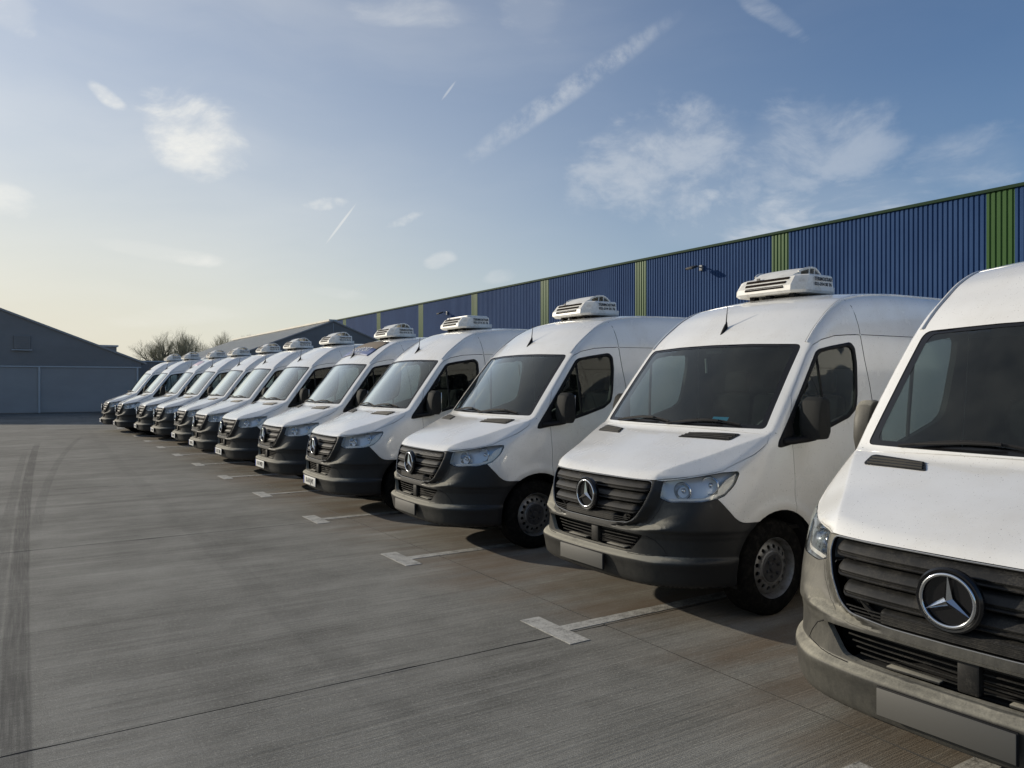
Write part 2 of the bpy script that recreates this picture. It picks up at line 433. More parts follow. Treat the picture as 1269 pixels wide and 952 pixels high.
def proj(kind, uv, t0=None):
    """throw 2-D points onto the body: 'L'/'R' side view (x,z), 'F' front view (y,z), 'HL'/'HR' lamp view (t,z), 'T' top view (x,y)"""
    uv = np.array(uv, float); n = len(uv); o = np.zeros((n,3)); d = np.zeros((n,3))
    if kind in 'LR':
        s = -1 if kind == 'L' else 1
        o[:,0] = uv[:,0]; o[:,2] = uv[:,1]; o[:,1] = s*1.25; d[:,1] = -s
    elif kind == 'F': o[:,1] = uv[:,0]; o[:,2] = uv[:,1]; o[:,0] = -.3; d[:,0] = 1
    elif kind == 'T': o[:,0] = uv[:,0]; o[:,1] = uv[:,1]; o[:,2] = 2.8; d[:,2] = -1
    else:
        s = -1 if kind == 'HL' else 1
        D = np.array([.72, -s*.694, 0]); T = np.array([-.694*-1, s*.72, 0])
        o[:] = T*uv[:,:1] - D*1.0; o[:,2] = uv[:,1]; d[:] = D
    return march(o, d)
def lampT(x, y): return .694*x + .72*abs(y)          # coordinate across the lamp, same for both sides
def patch(outer, kind, off=.003, holes=(), step=.05, thick=0., tweak=None):
    """a skin lying on the body with real thickness"""
    V, F = fill2d(outer, holes, step); P = proj(kind, V); N = vanN(P)
    A = P + N*off
    if tweak is not None: A = tweak(A, P, N)
    bm = bmesh.new(); va = [bm.verts.new(p) for p in A]
    fs = []
    for f in F:
        a, b, c = A[f[0]], A[f[1]], A[f[2]]; nn = np.cross(b-a, c-a)
        idx = list(f) if np.dot(nn, N[f[0]]) > 0 else list(f)[::-1]
        try: fs.append(bm.faces.new([va[i] for i in idx]))
        except ValueError: pass
    for f in bm.faces: f.smooth = True
    if thick:
        B = A - N*thick; vb = [bm.verts.new(p) for p in B]
        m = {va[i]: vb[i] for i in range(len(va))}
        bnd = [e for e in bm.edges if len(e.link_faces) == 1]
        for f in fs: bm.faces.new([m[v] for v in reversed(f.verts)])
        for e in bnd:
            f = e.link_faces[0]; l = [l for l in f.loops if l.edge == e][0]; a, b = l.vert, l.link_loop_next.vert
            bm.faces.new((b, a, m[a], m[b]))
    for v in [v for v in bm.verts if not v.link_faces]: bm.verts.remove(v)
    return bm
def seam(bm, pts, kind, r=.004, off=0., seg=5, step=.04, closed=False, flat=None):
    P2 = dense(pts + ([pts[0]] if closed else []), step)
    n = len(P2)
    if not closed:                       # dense() closes the loop; keep the open run only
        out = []
        for a, b in zip(pts, pts[1:]):
            k = max(1, int(math.hypot(b[0]-a[0], b[1]-a[1])/step))
            out += [(a[0]+(b[0]-a[0])*i/k, a[1]+(b[1]-a[1])*i/k) for i in range(k)]
        P2 = out + [pts[-1]]
    P = proj(kind, P2); P = P + vanN(P)*off
    tube(bm, [Vector(p) for p in P], r, seg, flat=flat)

# ---- turning the implicit body into a mesh (surface nets)
def nets(ax, ay, az, iso, flip=False):
    X, Y, Z = np.meshgrid(ax, ay, az, indexing='ij')
    Fv = vanF(X, Y, Z) - iso
    S = Fv < 0
    nx, ny, nz_ = Fv.shape
    def cv(A): return [A[i:nx-1+i, j:ny-1+j, k:nz_-1+k] for i in (0,1) for j in (0,1) for k in (0,1)]
    cs = np.stack(cv(S)); mixd = cs.any(0) & ~cs.all(0)
    idx = -np.ones(mixd.shape, int); idx[mixd] = np.arange(mixd.sum())
    fx = np.stack(cv(Fv))[:, mixd]; px = np.stack([np.stack(cv(a))[:, mixd] for a in (X, Y, Z)], -1)
    acc = np.zeros((fx.shape[1], 3)); cnt = np.zeros(fx.shape[1])
    for a in range(8):
        for b in (1, 2, 4):
            if a & b: continue
            c = a | b; cross = (fx[a] < 0) != (fx[c] < 0)
            t = np.where(cross, fx[a]/np.where(fx[a]-fx[c] == 0, 1, fx[a]-fx[c]), 0)
            acc += np.where(cross[:, None], px[a]+(px[c]-px[a])*t[:, None], 0); cnt += cross
    P = acc/cnt[:, None]
    for _ in range(4):
        n_ = vanN(P); P = P - n_*(vanF(P[:,0], P[:,1], P[:,2])-iso)[:, None]*.9
    Q = []
    for axis in range(3):
        sl0 = [slice(1,-1)]*3; sl0[axis] = slice(0,-1); sl1 = list(sl0); sl1[axis] = slice(1, None)
        s0 = S[tuple(sl0)]; s1 = S[tuple(sl1)]
        o1, o2 = [(1,2),(2,0),(0,1)][axis]
        for val in (True, False):
            w = np.argwhere((s0 == val) & (s1 == (not val)))
            if not len(w): continue
            base = w.copy(); base[:, o1] += 1; base[:, o2] += 1      # grid node index
            def at(d1, d2):
                b = base.copy(); b[:, o1] -= d1; b[:, o2] -= d2
                return idx[b[:,0], b[:,1], b[:,2]]
            q = np.stack([at(1,1), at(0,1), at(0,0), at(1,0)], 1)
            if not val: q = q[:, ::-1]
            Q.append(q)
    Q = np.concatenate(Q); Q = Q[(Q >= 0).all(1)]
    if flip: Q = Q[:, ::-1]
    return P, Q
def seq(*segs):
    out = []
    for a, b, s in segs: out += list(np.arange(a, b-1e-9, s))
    return np.array(out + [segs[-1][1]])
def cutmesh(bm, mi=0):
    bmesh.ops.recalc_face_normals(bm, faces=bm.faces)
    for f in bm.faces: f.material_index = mi
    me = bpy.data.meshes.new('cutter'); bm.to_mesh(me); bm.free()
    for x in (M['paint'], M['inner'], M['black']): me.materials.append(x)
    return me
def prism(poly, kind, a, b, mi=0, warp=None, n=1, both=False):
    """closed block with the 2-D outline, running from depth a to b"""
    bm = bmesh.new()
    for s in ((-1, 1) if both else (1,)):
        rings = []
        for i in range(n+1):
            t = a+(b-a)*i/n; ring = []
            for k, (u, v) in enumerate(poly):
                if kind == 'S': p = [u, t*s, v]
                elif kind == 'F': p = [t, u, v]
                elif kind in ('HL','HR'):
                    sg = -1 if kind == 'HL' else 1
                    p = [.694*u + .72*t, sg*.72*u - sg*.694*t, v]
                if warp: p = warp(p, k)
                ring.append(bm.verts.new(p))
            rings.append(ring)
        N = len(poly)
        for A, B in zip(rings, rings[1:]):
            for k in range(N): bm.faces.new((A[k], A[(k+1)%N], B[(k+1)%N], B[k]))
        bm.faces.new(rings[0][::-1]); bm.faces.new(rings[-1])
    return cutmesh(bm, mi)
def _bool(me, cut, op):
    a = bpy.data.objects.new('a', me); b_ = bpy.data.objects.new('b', cut); C.objects.link(a); C.objects.link(b_)
    md = a.modifiers.new('b', 'BOOLEAN'); md.object = b_; md.operation = op; md.solver = 'EXACT'
    dg = bpy.context.evaluated_depsgraph_get(); r = bpy.data.meshes.new_from_object(a.evaluated_get(dg))
    bpy.data.objects.remove(a); bpy.data.objects.remove(b_)
    return r
def open_edges(me):
    bm = bmesh.new(); bm.from_mesh(me); n = sum(1 for e in bm.edges if not e.is_manifold); bm.free(); return n
def area(me): return sum(p.area for p in me.polygons)
def boolean(me, cut, op, lo=.60, hi=1.25):
    """exact cut; when rounding spoils the result, try again with the cutter nudged by a fraction of a millimetre"""
    r_ = random.Random(len(me.polygons)); best = None; lim = open_edges(me)+2; A0 = area(me); orig = cut.copy()
    if op == 'INTERSECT': lo, hi = .01, .90
    for k in range(14):
        r = _bool(me, cut, op); f = area(r)/A0
        n = open_edges(r) + (0 if lo <= f <= hi and len(r.polygons) > 12 else 10000)
        if best is None or n < best[0]: best = (n, r)
        if best[0] <= lim: break
        cut = orig.copy(); d = 3e-4+2e-4*k
        cut.transform(Matrix.Translation((r_.uniform(-d, d), r_.uniform(-d, d), r_.uniform(-d, d))))
    print('cut', op, 'tries', k+1, 'open', best[0], 'area %.2f -> %.2f' % (A0, area(best[1])))
    return best[1]
def finish(me):
    """true surface normals on the outer skin, so the panels shade as one smooth body"""
    n = len(me.vertices); co = np.empty(n*3); me.vertices.foreach_get('co', co); co = co.reshape(-1,3)
    Fv = np.abs(vanF(co[:,0], co[:,1], co[:,2])); N = vanN(co)
    nl = len(me.loops); lv = np.empty(nl, int); me.loops.foreach_get('vertex_index', lv)
    npol = len(me.polygons); fn = np.empty(npol*3); me.polygons.foreach_get('normal', fn); fn = fn.reshape(-1,3)
    tot = np.empty(npol, int); me.polygons.foreach_get('loop_total', tot)
    me.polygons.foreach_set('use_smooth', np.ones(npol, bool))
    pl = np.repeat(np.arange(npol), tot)
    ln = fn[pl].copy(); ok = (Fv[lv] < 4e-3) & ((N[lv]*ln).sum(1) > .6)
    ln[ok] = N[lv][ok]
    # the bonnet crease stays crisp: sample each side of it a little inside its own face
    cen = np.empty(npol*3); me.polygons.foreach_get('center', cen); cen = cen.reshape(-1,3)
    a = np.abs(co[:,1]); yb = .555+.475*(co[:,0]-.15)
    cr_ = (np.abs(a-yb) < .0025) & (co[:,0] > .17) & (co[:,0] < .93) & (N[:,2] > .5)
    q_ = ok & cr_[lv]
    if q_.any(): ln[q_] = vanN(co[lv][q_]*.62+cen[pl][q_]*.38)
    me.normals_split_custom_set(ln.tolist())
    return me
# ------------------------------------------------------------------ the van, its panels cut from one body
def S_outline(pts): return pts
ax = seq((-.06,1.1,.022),(1.1,2.5,.032),(2.5,5.6,.13),(5.6,6.02,.05)); ay = seq((-1.12,-.96,.03),(-.96,-.5,.022),(-.5,.5,.05),(.5,.96,.022),(.96,1.12,.03)); az = seq((.2,.43,.025),(.43,.52,.009),(.52,.63,.022),(.63,.69,.012),(.69,2.62,.028),(2.62,2.65,.03))
Po, Qo = nets(ax, ay, az, 0.)
# pull the nearest vertices onto the bonnet crease
a_ = np.abs(Po[:,1]); yb_c = .555+.475*(Po[:,0]-.15); nN = vanN(Po)
sel = (np.abs(a_-yb_c) < .0125) & (Po[:,0] > .17) & (Po[:,0] < .93) & (nN[:,2] > .5)
q = Po[sel].copy(); q[:,1] = np.sign(q[:,1])*yb_c[sel]; q[:,2] += .1
for _ in range(60): q[:,2] -= vanF(q[:,0], q[:,1], q[:,2])*.8
Po[sel] = q
ax2 = seq((-.06,1.1,.035),(1.1,2.5,.07),(2.5,6.06,.2)); ay2 = seq((-1.12,-.4,.036),(-.4,.4,.08),(.4,1.12,.036)); az2 = seq((.2,1.4,.04),(1.4,2.65,.07))
Pi, Qi = nets(ax2, ay2, az2, -.034, True)
Vv = np.concatenate([Po, Pi]); Qv = np.concatenate([Qo, Qi+len(Po)])
me = bpy.data.meshes.new('shell'); me.from_pydata(Vv.tolist(), [], Qv.tolist()); me.update()
for x in (M['paint'], M['inner'], M['black']): me.materials.append(x)
midx = np.zeros(len(Qv), int); midx[len(Qo):] = 1
cz = Vv[Qv].mean(1); midx[(np.arange(len(Qv)) < len(Qo)) & (cz[:,2] < .285)] = 2
me.polygons.foreach_set('material_index', midx)
bm = bmesh.new(); bm.from_mesh(me); bmesh.ops.remove_doubles(bm, verts=bm.verts, dist=1.6e-3); bmesh.ops.dissolve_degenerate(bm, edges=bm.edges, dist=1e-4)
for e in bm.edges:
    if not e.is_manifold: print('open', [tuple(round(c_,4) for c_ in v.co) for v in e.verts], len(e.link_faces))
bm.to_mesh(me); bm.free()
def grow(poly, d):
    """outline pushed outwards by d"""
    n = len(poly); area = sum(poly[i][0]*poly[(i+1)%n][1]-poly[(i+1)%n][0]*poly[i][1] for i in range(n)); s = 1 if area > 0 else -1
    out = []
    for i in range(n):
        a, p, b = Vector(poly[i-1]), Vector(poly[i]), Vector(poly[(i+1)%n])
        e1, e2 = (p-a), (b-p)
        if e1.length < 1e-6 or e2.length < 1e-6: out.append(tuple(p)); continue
        e1.normalize(); e2.normalize(); n1 = Vector((e1.y, -e1.x))*s; n2 = Vector((e2.y, -e2.x))*s
        q = n1+n2; q = q/max(q.length_squared/2, .5) if q.length > 1e-3 else n1
        out.append((p.x+q.x*d, p.y+q.y*d))
    return out
def split(me, cut_in, cut_out):
    a_ = boolean(me, cut_in, 'INTERSECT'); f = 1-area(a_)/area(me)
    return a_, boolean(me, cut_out, 'DIFFERENCE', f-.07, f+.09)
GAP = .006
# outlines read off the photograph: side view (x,z), front view (y,z)
WS = rounded([(-.895,1.372),(-.5,1.372),(0,1.372),(.5,1.372),(.895,1.372),(.835,2.018),(.4,2.035),(0,2.04),(-.4,2.035),(-.835,2.018)], [.035,0,0,0,.035,.05,0,0,0,.05])
HOODP = [(-.3,1.016),(.16,1.016),(.20,1.020),(.30,1.040),(.42,1.064),(.50,1.080),(.56,1.094),(.60,1.116),(.70,1.160),(.80,1.200),(.86,1.232),(.885,1.275),(.885,1.335),(.865,1.37),(.84,1.46),(.6,1.6),(-.3,1.6)]
HOODW = {12:.62,13:.8,14:.8,11:.3}
BUMP = [(-.3,.1),(-.3,1.012),(.20,1.012),(.40,1.0),(.44,.935),(.478,.902),(.523,.850),(.597,.767),(.636,.738),(.665,.727),(.70,.722),(.92,.720),(.92,.1)]
BEZ = [(-.655,1.03),(-.660,.90),(-.628,.80),(-.575,.715),(-.52,.678),(-.44,.662),(-.2,.652),(.2,.652),(.44,.662),(.52,.678),(.575,.715),(.628,.80),(.660,.90),(.655,1.03)]
GRI = rounded([(-.575,1.012),(-.585,.95),(-.548,.835),(-.495,.745),(-.44,.705),(-.25,.688),(.25,.688),(.44,.705),(.495,.745),(.548,.835),(.585,.95),(.575,1.012)], [.03]*12, 3)
INT = rounded([(-.565,.632),(-.47,.515),(-.40,.502),(.40,.502),(.47,.515),(.565,.632),(.30,.642),(-.30,.642)], [.02]*8, 2)
LAMPXYZ = [(.221,-.651,1.006),(.55,-.905,1.078),(.645,-.952,1.086),(.655,-.956,1.072),(.611,-.955,.996),(.529,-.936,.924),(.475,-.915,.902),(.386,-.869,.882),(.215,-.721,.869),(.178,-.658,.895)]
LAMP = rounded([(lampT(x,y), z) for x,y,z in LAMPXYZ], [.01,.0,.01,.01,.03,.0,.0,.0,.02,.01], 3)
DOOR = rounded([(1.21,.46),(1.212,1.02),(1.195,1.24),(1.188,1.46),(1.235,1.615),(1.35,1.77),(1.478,1.937),(1.555,2.01),(1.645,2.05),(1.82,2.086),(2.0,2.099),(2.156,2.105),(2.18,1.90),(2.215,1.69),(2.24,1.40),(2.245,.9),(2.245,.46)], [.03]+[0]*10+[.02]+[0]*4+[.03], 3)
SAIL = rounded([(1.03,1.245),(1.06,1.240),(1.30,1.278),(1.66,1.370),(1.90,1.440),(2.00,1.505),(2.035,1.62),(2.07,1.87),(2.065,2.00),(2.02,2.036),(1.99,2.04),(1.74,2.004),(1.60,1.978),(1.555,1.955),(1.24,1.545),(1.04,1.285)], [.01,.01,0,0,.02,.03,.02,.02,.03,.02,0,.02,.02,.04,.0,.03], 3)
GLASS = rounded([(1.22,1.30),(1.40,1.335),(1.66,1.403),(1.90,1.472),(1.975,1.52),(2.005,1.62),(2.038,1.87),(2.032,1.98),(1.99,2.005),(1.74,1.972),(1.615,1.950),(1.575,1.922),(1.26,1.515),(1.20,1.40)], [.02,0,0,.02,.03,.02,.02,.03,.03,.0,.02,.04,.03,.03], 3)
def hoodwarp(grown):
    w = HOODW
    def f(p, k):
        p = list(p)
        if k in w: p[0] += float(CURV(p[1]))*w[k]
        return p
    return f
_t0 = __import__('time').time()
hood, rest = split(me, prism(HOODP, 'S', -1.15, 1.15, 0, hoodwarp(0), 24), prism(grow(HOODP, GAP), 'S', -1.15, 1.15, 0, hoodwarp(1), 24))
def cyl(bm, x, z, r, y0, y1, seg=40):
    A = [bm.verts.new((x+math.cos(2*math.pi*k/seg)*r, y0, z+math.sin(2*math.pi*k/seg)*r)) for k in range(seg)]
    B = [bm.verts.new((v.co.x, y1, v.co.z)) for v in A]
    for k in range(seg): bm.faces.new((A[k], A[(k+1)%seg], B[(k+1)%seg], B[k]))
    bm.faces.new(A[::-1]); bm.faces.new(B)
bm = bmesh.new()
for x in (FAX, RAX):
    for s in (-1, 1): cyl(bm, x, .365, .425, s*.62, s*1.3)
rest = boolean(rest, cutmesh(bm, 2), 'DIFFERENCE')
bumper, rest = split(rest, prism(BUMP, 'S', -1.15, 1.15), prism(grow(BUMP, GAP*.6), 'S', -1.15, 1.15))
surround, bumper = split(bumper, prism(BEZ, 'F', -.3, .42), prism(grow(BEZ, .002), 'F', -.3, .42))
for k in ('HL', 'HR'):
    c = prism(grow(LAMP, .004), k, -.6, .75, 2)
    bumper = boolean(bumper, c, 'DIFFERENCE'); surround = boolean(surround, c, 'DIFFERENCE'); rest = boolean(rest, c, 'DIFFERENCE')
surround = boolean(surround, prism(GRI, 'F', -.3, .5, 2), 'DIFFERENCE', .15, .6)
bumper = boolean(bumper, prism(INT, 'F', -.3, .5), 'DIFFERENCE')
rest = boolean(rest, prism(WS, 'F', .3, 1.95, 2), 'DIFFERENCE')
hood = boolean(hood, prism(WS, 'F', .6, 1.95, 2), 'DIFFERENCE')
doors = {}
for k, s in (('L', -1), ('R', 1)):
    a, b_ = (-1.3, -.6) if s < 0 else (.6, 1.3)
    d, rest = split(rest, prism(DOOR, 'S', a, b_), prism(grow(DOOR, GAP), 'S', a, b_))
    c = prism(GLASS, 'S', a, b_, 2)
    doors[k] = boolean(d, c, 'DIFFERENCE'); rest = boolean(rest, c, 'DIFFERENCE')
print('pieces', [(len(q.polygons)) for q in (hood, rest, bumper, surround, *doors.values())])
print('panels cut in', __import__('time').time()-_t0)
for q in (hood, rest, bumper, surround, *doors.values()): finish(q)

def remat(me, paint, inner=None):
    for i_, x in enumerate((paint, inner or M['inner'], M['black'])): me.materials[i_] = x     # clear() would reset the face indices
    return me
PARTS = []                         # (name, mesh object) under the first van
van = empty('parked_van')
def P(name, me, mats=None, smooth=None, parent=van, label=None, kind=None):
    o = obj(name, me, mats, parent, smooth=smooth, label=label, kind=kind); return o
body = P('body', remat(rest, M['paint'])); P('bonnet', remat(hood, M['paint']))
P('front_bumper', remat(bumper, M['bumper'], M['void'])); P('grille_surround', remat(surround, M['bumper_clean'], M['void']))

def plan_x(y, z): return float(XFZ(z)+PLAN(abs(y)))
# grille: dark back, three bowed louvres, lower apron, badge
def half_width(z):
    ys = [p[0] for p in GRI]; zs = [p[1] for p in GRI]; best = 0
    for i in range(len(GRI)):
        (a, b), (c, d) = GRI[i], GRI[(i+1)%len(GRI)]
        if (b-z)*(d-z) <= 0 and b != d: best = max(best, abs(a+(c-a)*(z-b)/(d-b)))
    return best
bm = bmesh.new()
def strip(bm, prof, z0, inset, taper=0., n=36):
    """prof (depth behind the nose line, z) swept across the front with the bow of the car"""
    N = len(prof); w = min(half_width(z0+p[1]) for p in prof)-inset; rings = []
    for i in range(n+1):
        y = w*math.sin((i/n-.5)*math.pi); e = abs(y)/w
        cap_ = max(0., (e-.93)/.07)
        rings.append([bm.verts.new((plan_x(y, .86)*1.0 + (XFZ(z0)-XFZ(.86)) + dx + .035*cap_**2, y, z0+dz*(1-.55*cap_**2))) for dx, dz in prof])
    for A, B in zip(rings, rings[1:]):
        for k in range(N): bm.faces.new((A[k], B[k], B[(k+1)%N], A[(k+1)%N]))
    bm.faces.new(rings[0]); bm.faces.new(rings[-1][::-1])
    bmesh.ops.recalc_face_normals(bm, faces=bm.faces)
gr = None
V2d, F2d = fill2d(GRI, (), .06)
gr = P('grille', patch(grow(GRI, .012), 'F', -.075, (), .05, .01), M['void'])
for z0 in (.966, .886, .806):
    bm = bmesh.new()
    strip(bm, [(.040,.030),(.018,.014),(.000,-.010),(.004,-.017),(.012,-.019),(.012,-.023),(.002,-.025),(-.004,-.031),(.000,-.037),(.02,-.040),(.05,-.036),(.06,.03)], z0, .010)
    P('louvre', bm, M['grille'], 40, parent=gr)
bm = bmesh.new(); strip(bm, [(.016,.022),(.006,.012),(.004,-.028),(.016,-.034),(.05,-.03),(.05,.03)], .728, .012)
P('apron', bm, M['grille'], 40, parent=gr)
for dz in (.738, .724, .710):
    bm = bmesh.new(); w = half_width(dz)-.03; tube(bm, [(plan_x(y, .86)+float(XFZ(.728)-XFZ(.86))+.003, y, dz) for y in np.linspace(-w, w, 21)], .0035, 5); P('apron_rib', bm, M['grille'], 60, parent=gr)
bm = bmesh.new()
tube(bm, [Vector((plan_x(y, z)-.0+.004, y, z)) for y, z in dense([p for p in GRI], .03)]+[Vector((plan_x(*GRI[0])+.004, GRI[0][0], GRI[0][1]))], .0035, 5)
P('edge_trim', bm, M['lampgrey'], 60, parent=gr)
# badge: ring, dark dish and three-pointed star
BX, BZ, BR = .030, .866, .108
bm = bmesh.new()
lathe(bm, [(BR+.016,.035),(BR+.020,.010),(BR+.012,.000),(BR+.004,.002),(BR-.004,.012),(.0005,.016)], 48, 'X', (BX,0,BZ))
badge = P('badge', bm, M['gloss_black'], 30)
bm = bmesh.new()
lathe(bm, [(BR-.007+.0075*math.cos(t), -.001-.0065*math.sin(t)) for t in [2*math.pi*k/8 for k in range(8)]], 56, 'X', (BX,0,BZ), close=True)
P('ring', bm, M['chrome'], 60, parent=badge)
bm = bmesh.new()
tips = [(0, 1), (math.sin(R(120)), math.cos(R(120))), (math.sin(R(240)), math.cos(R(240)))]
inn = [(math.sin(R(60)), math.cos(R(60))), (math.sin(R(180)), math.cos(R(180))), (math.sin(R(300)), math.cos(R(300)))]
cf = bm.verts.new((BX-.012, 0, BZ)); cb_ = bm.verts.new((BX+.010, 0, BZ))
tv = [bm.verts.new((BX-.001, a*(BR-.008), BZ+b*(BR-.008))) for a, b in tips]
iv = [bm.verts.new((BX+.004, a*.020, BZ+b*.020)) for a, b in inn]
for i in range(3):
    for a_, b__ in ((tv[i], iv[i]), (iv[i], tv[(i+1)%3])): bm.faces.new((cf, a_, b__)); bm.faces.new((cb_, b__, a_))
bmesh.ops.recalc_face_normals(bm, faces=bm.faces)
P('star', bm, M['chrome'], parent=badge)
# lower intake
bm = bmesh.new()
box(bm, (.30,0,.57), (.02,1.2,.18)); box(bm, (.22,0,.655), (.20,1.1,.01)); box(bm, (.24,0,.494), (.22,.9,.01))
intake = P('lower_intake', bm, M['void'])
for z in (.525, .548, .571, .594, .617):
    bm = bmesh.new(); w = .40+.9*(z-.51)
    tube(bm, [(plan_x(y, .6)+.055, y, z) for y in np.linspace(-w, w, 15)], .004, 5)
    P('intake_bar', bm, M['grille'], 60, parent=intake)
bm = bmesh.new(); box(bm, (.10,-.055,.573), (.05,.085,.135), bev=.012); P('sensor_cover', bm, M['grille'], 40, parent=intake)
for y0, w_ in ((.16,.22),(-.30,.20)):
    bm = bmesh.new(); box(bm, (.105,y0,.516), (.06,w_,.012), bev=.004); P('intake_sill', bm, M['bumper'], 40, parent=intake)
# panel lines of the bumper corners
for s in (-1, 1):
    bm = bmesh.new()
    pts = [(s*.585,.628),(s*.64,.60),(s*.69,.545),(s*.715,.503),(s*.60,.490),(s*.44,.487)]
    seam(bm, pts, 'F', .0028, 0.0); P('bumper_seam', bm, M['black'], 60)
# number plate
bm = bmesh.new(); box(bm, (-.004,0,.398), (.012,.53,.122), bev=.003); 
plate_holder = P('plate_holder', bm, M['black'], 40)
bm = bmesh.new(); box(bm, (-.014,0,.398), (.006,.52,.112), bev=.002); plate = P('number_plate', bm, M['plate'], 40)
# headlamps
def lamp3(poly, kind, off): return patch(poly, kind, off, (), .04)
for kind, s in (('HL', -1), ('HR', 1)):
    # the side walls of the lamp box run back from the edge of the lens
    L2 = dense(LAMP, .03); A = proj(kind, L2); N = vanN(A); D = np.array([.72, -s*.694, 0])
    bm = bmesh.new(); va = [bm.verts.new(p-n*.004) for p, n in zip(A, N)]; vb = [bm.verts.new(p+D*.11) for p in A]
    for i in range(len(va)):
        j = (i+1)%len(va); bm.faces.new((va[i], va[j], vb[j], vb[i]))
    bmesh.ops.recalc_face_normals(bm, faces=bm.faces)
    lamp = P('headlight', bm, M['lampgrey'], 40)
    def back(A_, P_, N_): return P_ + D*.085
    b2 = patch(grow(LAMP, .004), kind, 0, (), .04, 0, back); P('lamp_housing', b2, M['lampback'], 40, parent=lamp)
    # two reflector bowls, a bezel between them, ribbed strip and pale sweep
    for (px_, py_, pz_), rr in (((.30,-.757,.945),.060),((.455,-.868,.985),.062)):
        c = Vector((px_, s*abs(py_), pz_)) + Vector(D)*.05
        ax_ = Vector((-.93, s*.36, .0)).normalized(); rot = ax_.to_track_quat('X','Z').to_matrix().to_4x4()
        bm = bmesh.new(); lathe(bm, [(rr+.006,.0),(rr,.006),(rr-.002,.0),(rr*.86,-.025),(rr*.55,-.045),(.012,-.055)], 28, 'X')
        bm.transform(Matrix.Translation(c) @ rot); P('reflector_bowl', bm, M['reflector'], 50, parent=lamp)
        bm = bmesh.new(); bmesh.ops.create_uvsphere(bm, u_segments=12, v_segments=8, radius=.016, matrix=Matrix.Translation(c - ax_*.02) @ Matrix.Diagonal((1,1,1.2,1)))
        P('bulb', bm, M['reflector'], 60, parent=lamp)
    T0 = lampT(.20,.70); T1 = lampT(.49,.905)
    strp = [(T0+.01,.888),(T0+.03,.874),(lampT(.386,.869),.888),(T1-.005,.908),(T1+.02,.94),(lampT(.40,.87),.906),(T0+.05,.893)]
    def mid(A_, P_, N_): return P_ + D*.022
    P('turn_signal', patch(strp, kind, 0, (), .02, .004, mid), M['amber'], 30, parent=lamp)
    sw = [(T1+.00,.915),(T1+.06,.94),(lampT(.611,.955)-.01,.996),(lampT(.645,.952)-.01,1.070),(lampT(.56,.925),1.03),(lampT(.50,.905),.965)]
    P('side_reflector', patch(sw, kind, 0, (), .02, .004, mid), M['amber'], 30, parent=lamp)
    P('lens', patch(LAMP, kind, .001, (), .035), M['lens'], parent=lamp)
# glazing
def band(A, P_, N): return A
wsx = patch(grow(WS, .004), 'F', -.006, (), .05)
P('windscreen', wsx, M['windscreen'])
WSi = [(y*.945, 1.372+(z-1.372)*.925+.03) for y, z in WS]
P('windscreen_border', patch(grow(WS, .003), 'F', -.004, [WSi], .05), M['gloss_black'])
def lift(A, P_, N): return A
for k, s in (('L', -1), ('R', 1)):
    dr = P('front_door', remat(doors[k], M['paint']))
    P('window_frame', patch(SAIL, k, .004, [GLASS], .035, .008), M['black'], parent=dr)
    P('door_glass', patch(grow(GLASS, .006), k, -.006, (), .06), M['sideglass'], parent=dr)
    bm = bmesh.new(); seam(bm, [(1.565,1.935),(1.60,1.36)], k, .012, -.006, 6); P('window_divider', bm, M['black'], 60, parent=dr)
    bm = bmesh.new(); box(bm, (2.10, s*1.012, 1.13), (.19,.035,.035), bev=.012); P('door_handle', bm, M['black'], 40, parent=dr)
    # mirror: arm and deep housing with the glass set in its rear face
    bm = bmesh.new()
    prof = [(1.19,1.295),(1.165,1.38),(1.172,1.50),(1.20,1.585),(1.235,1.612),(1.29,1.612),(1.315,1.585),(1.325,1.34),(1.30,1.295)]; prof = [(a+.06, b__) for a, b__ in prof]
    for f_, (y, sc) in enumerate(((1.055,.90),(1.075,1.),(1.20,1.),(1.222,.90))): pass
    rings = []
    for y, sc in ((1.015,.84),(1.028,.95),(1.055,1.),(1.130,.99),(1.165,.95),(1.182,.88),(1.188,.78)):
        rings.append([bm.verts.new((1.315+(a-1.315)*sc, s*y, 1.455+(b__-1.455)*sc)) for a, b__ in prof])
    for A, B in zip(rings, rings[1:]):
        for i in range(len(prof)): bm.faces.new((A[i], A[(i+1)%len(prof)], B[(i+1)%len(prof)], B[i]))
    bm.faces.new(rings[0]); bm.faces.new(rings[-1]); bmesh.ops.recalc_face_normals(bm, faces=bm.faces)
    if s > 0:
        for v_ in bm.verts: v_.co.y = 1.015+(v_.co.y-1.015)*.60
    mir = P('mirror', bm, M['mirrorcase'], 32)
    bm = bmesh.new(); tube(bm, [(1.10,s*.985,1.285),(1.16,s*1.03,1.288),(1.26,s*1.07,1.30),(1.30,s*1.11,1.315)], .028, 8, flat=.9); P('mirror_arm', bm, M['black'], 60, parent=mir)
    bm = bmesh.new(); box(bm, (1.386, s*1.10 if s < 0 else 1.065, 1.46), (.010,.12 if s < 0 else .075,.25), bev=.004); P('mirror_glass', bm, M['chrome'], 40, parent=mir)
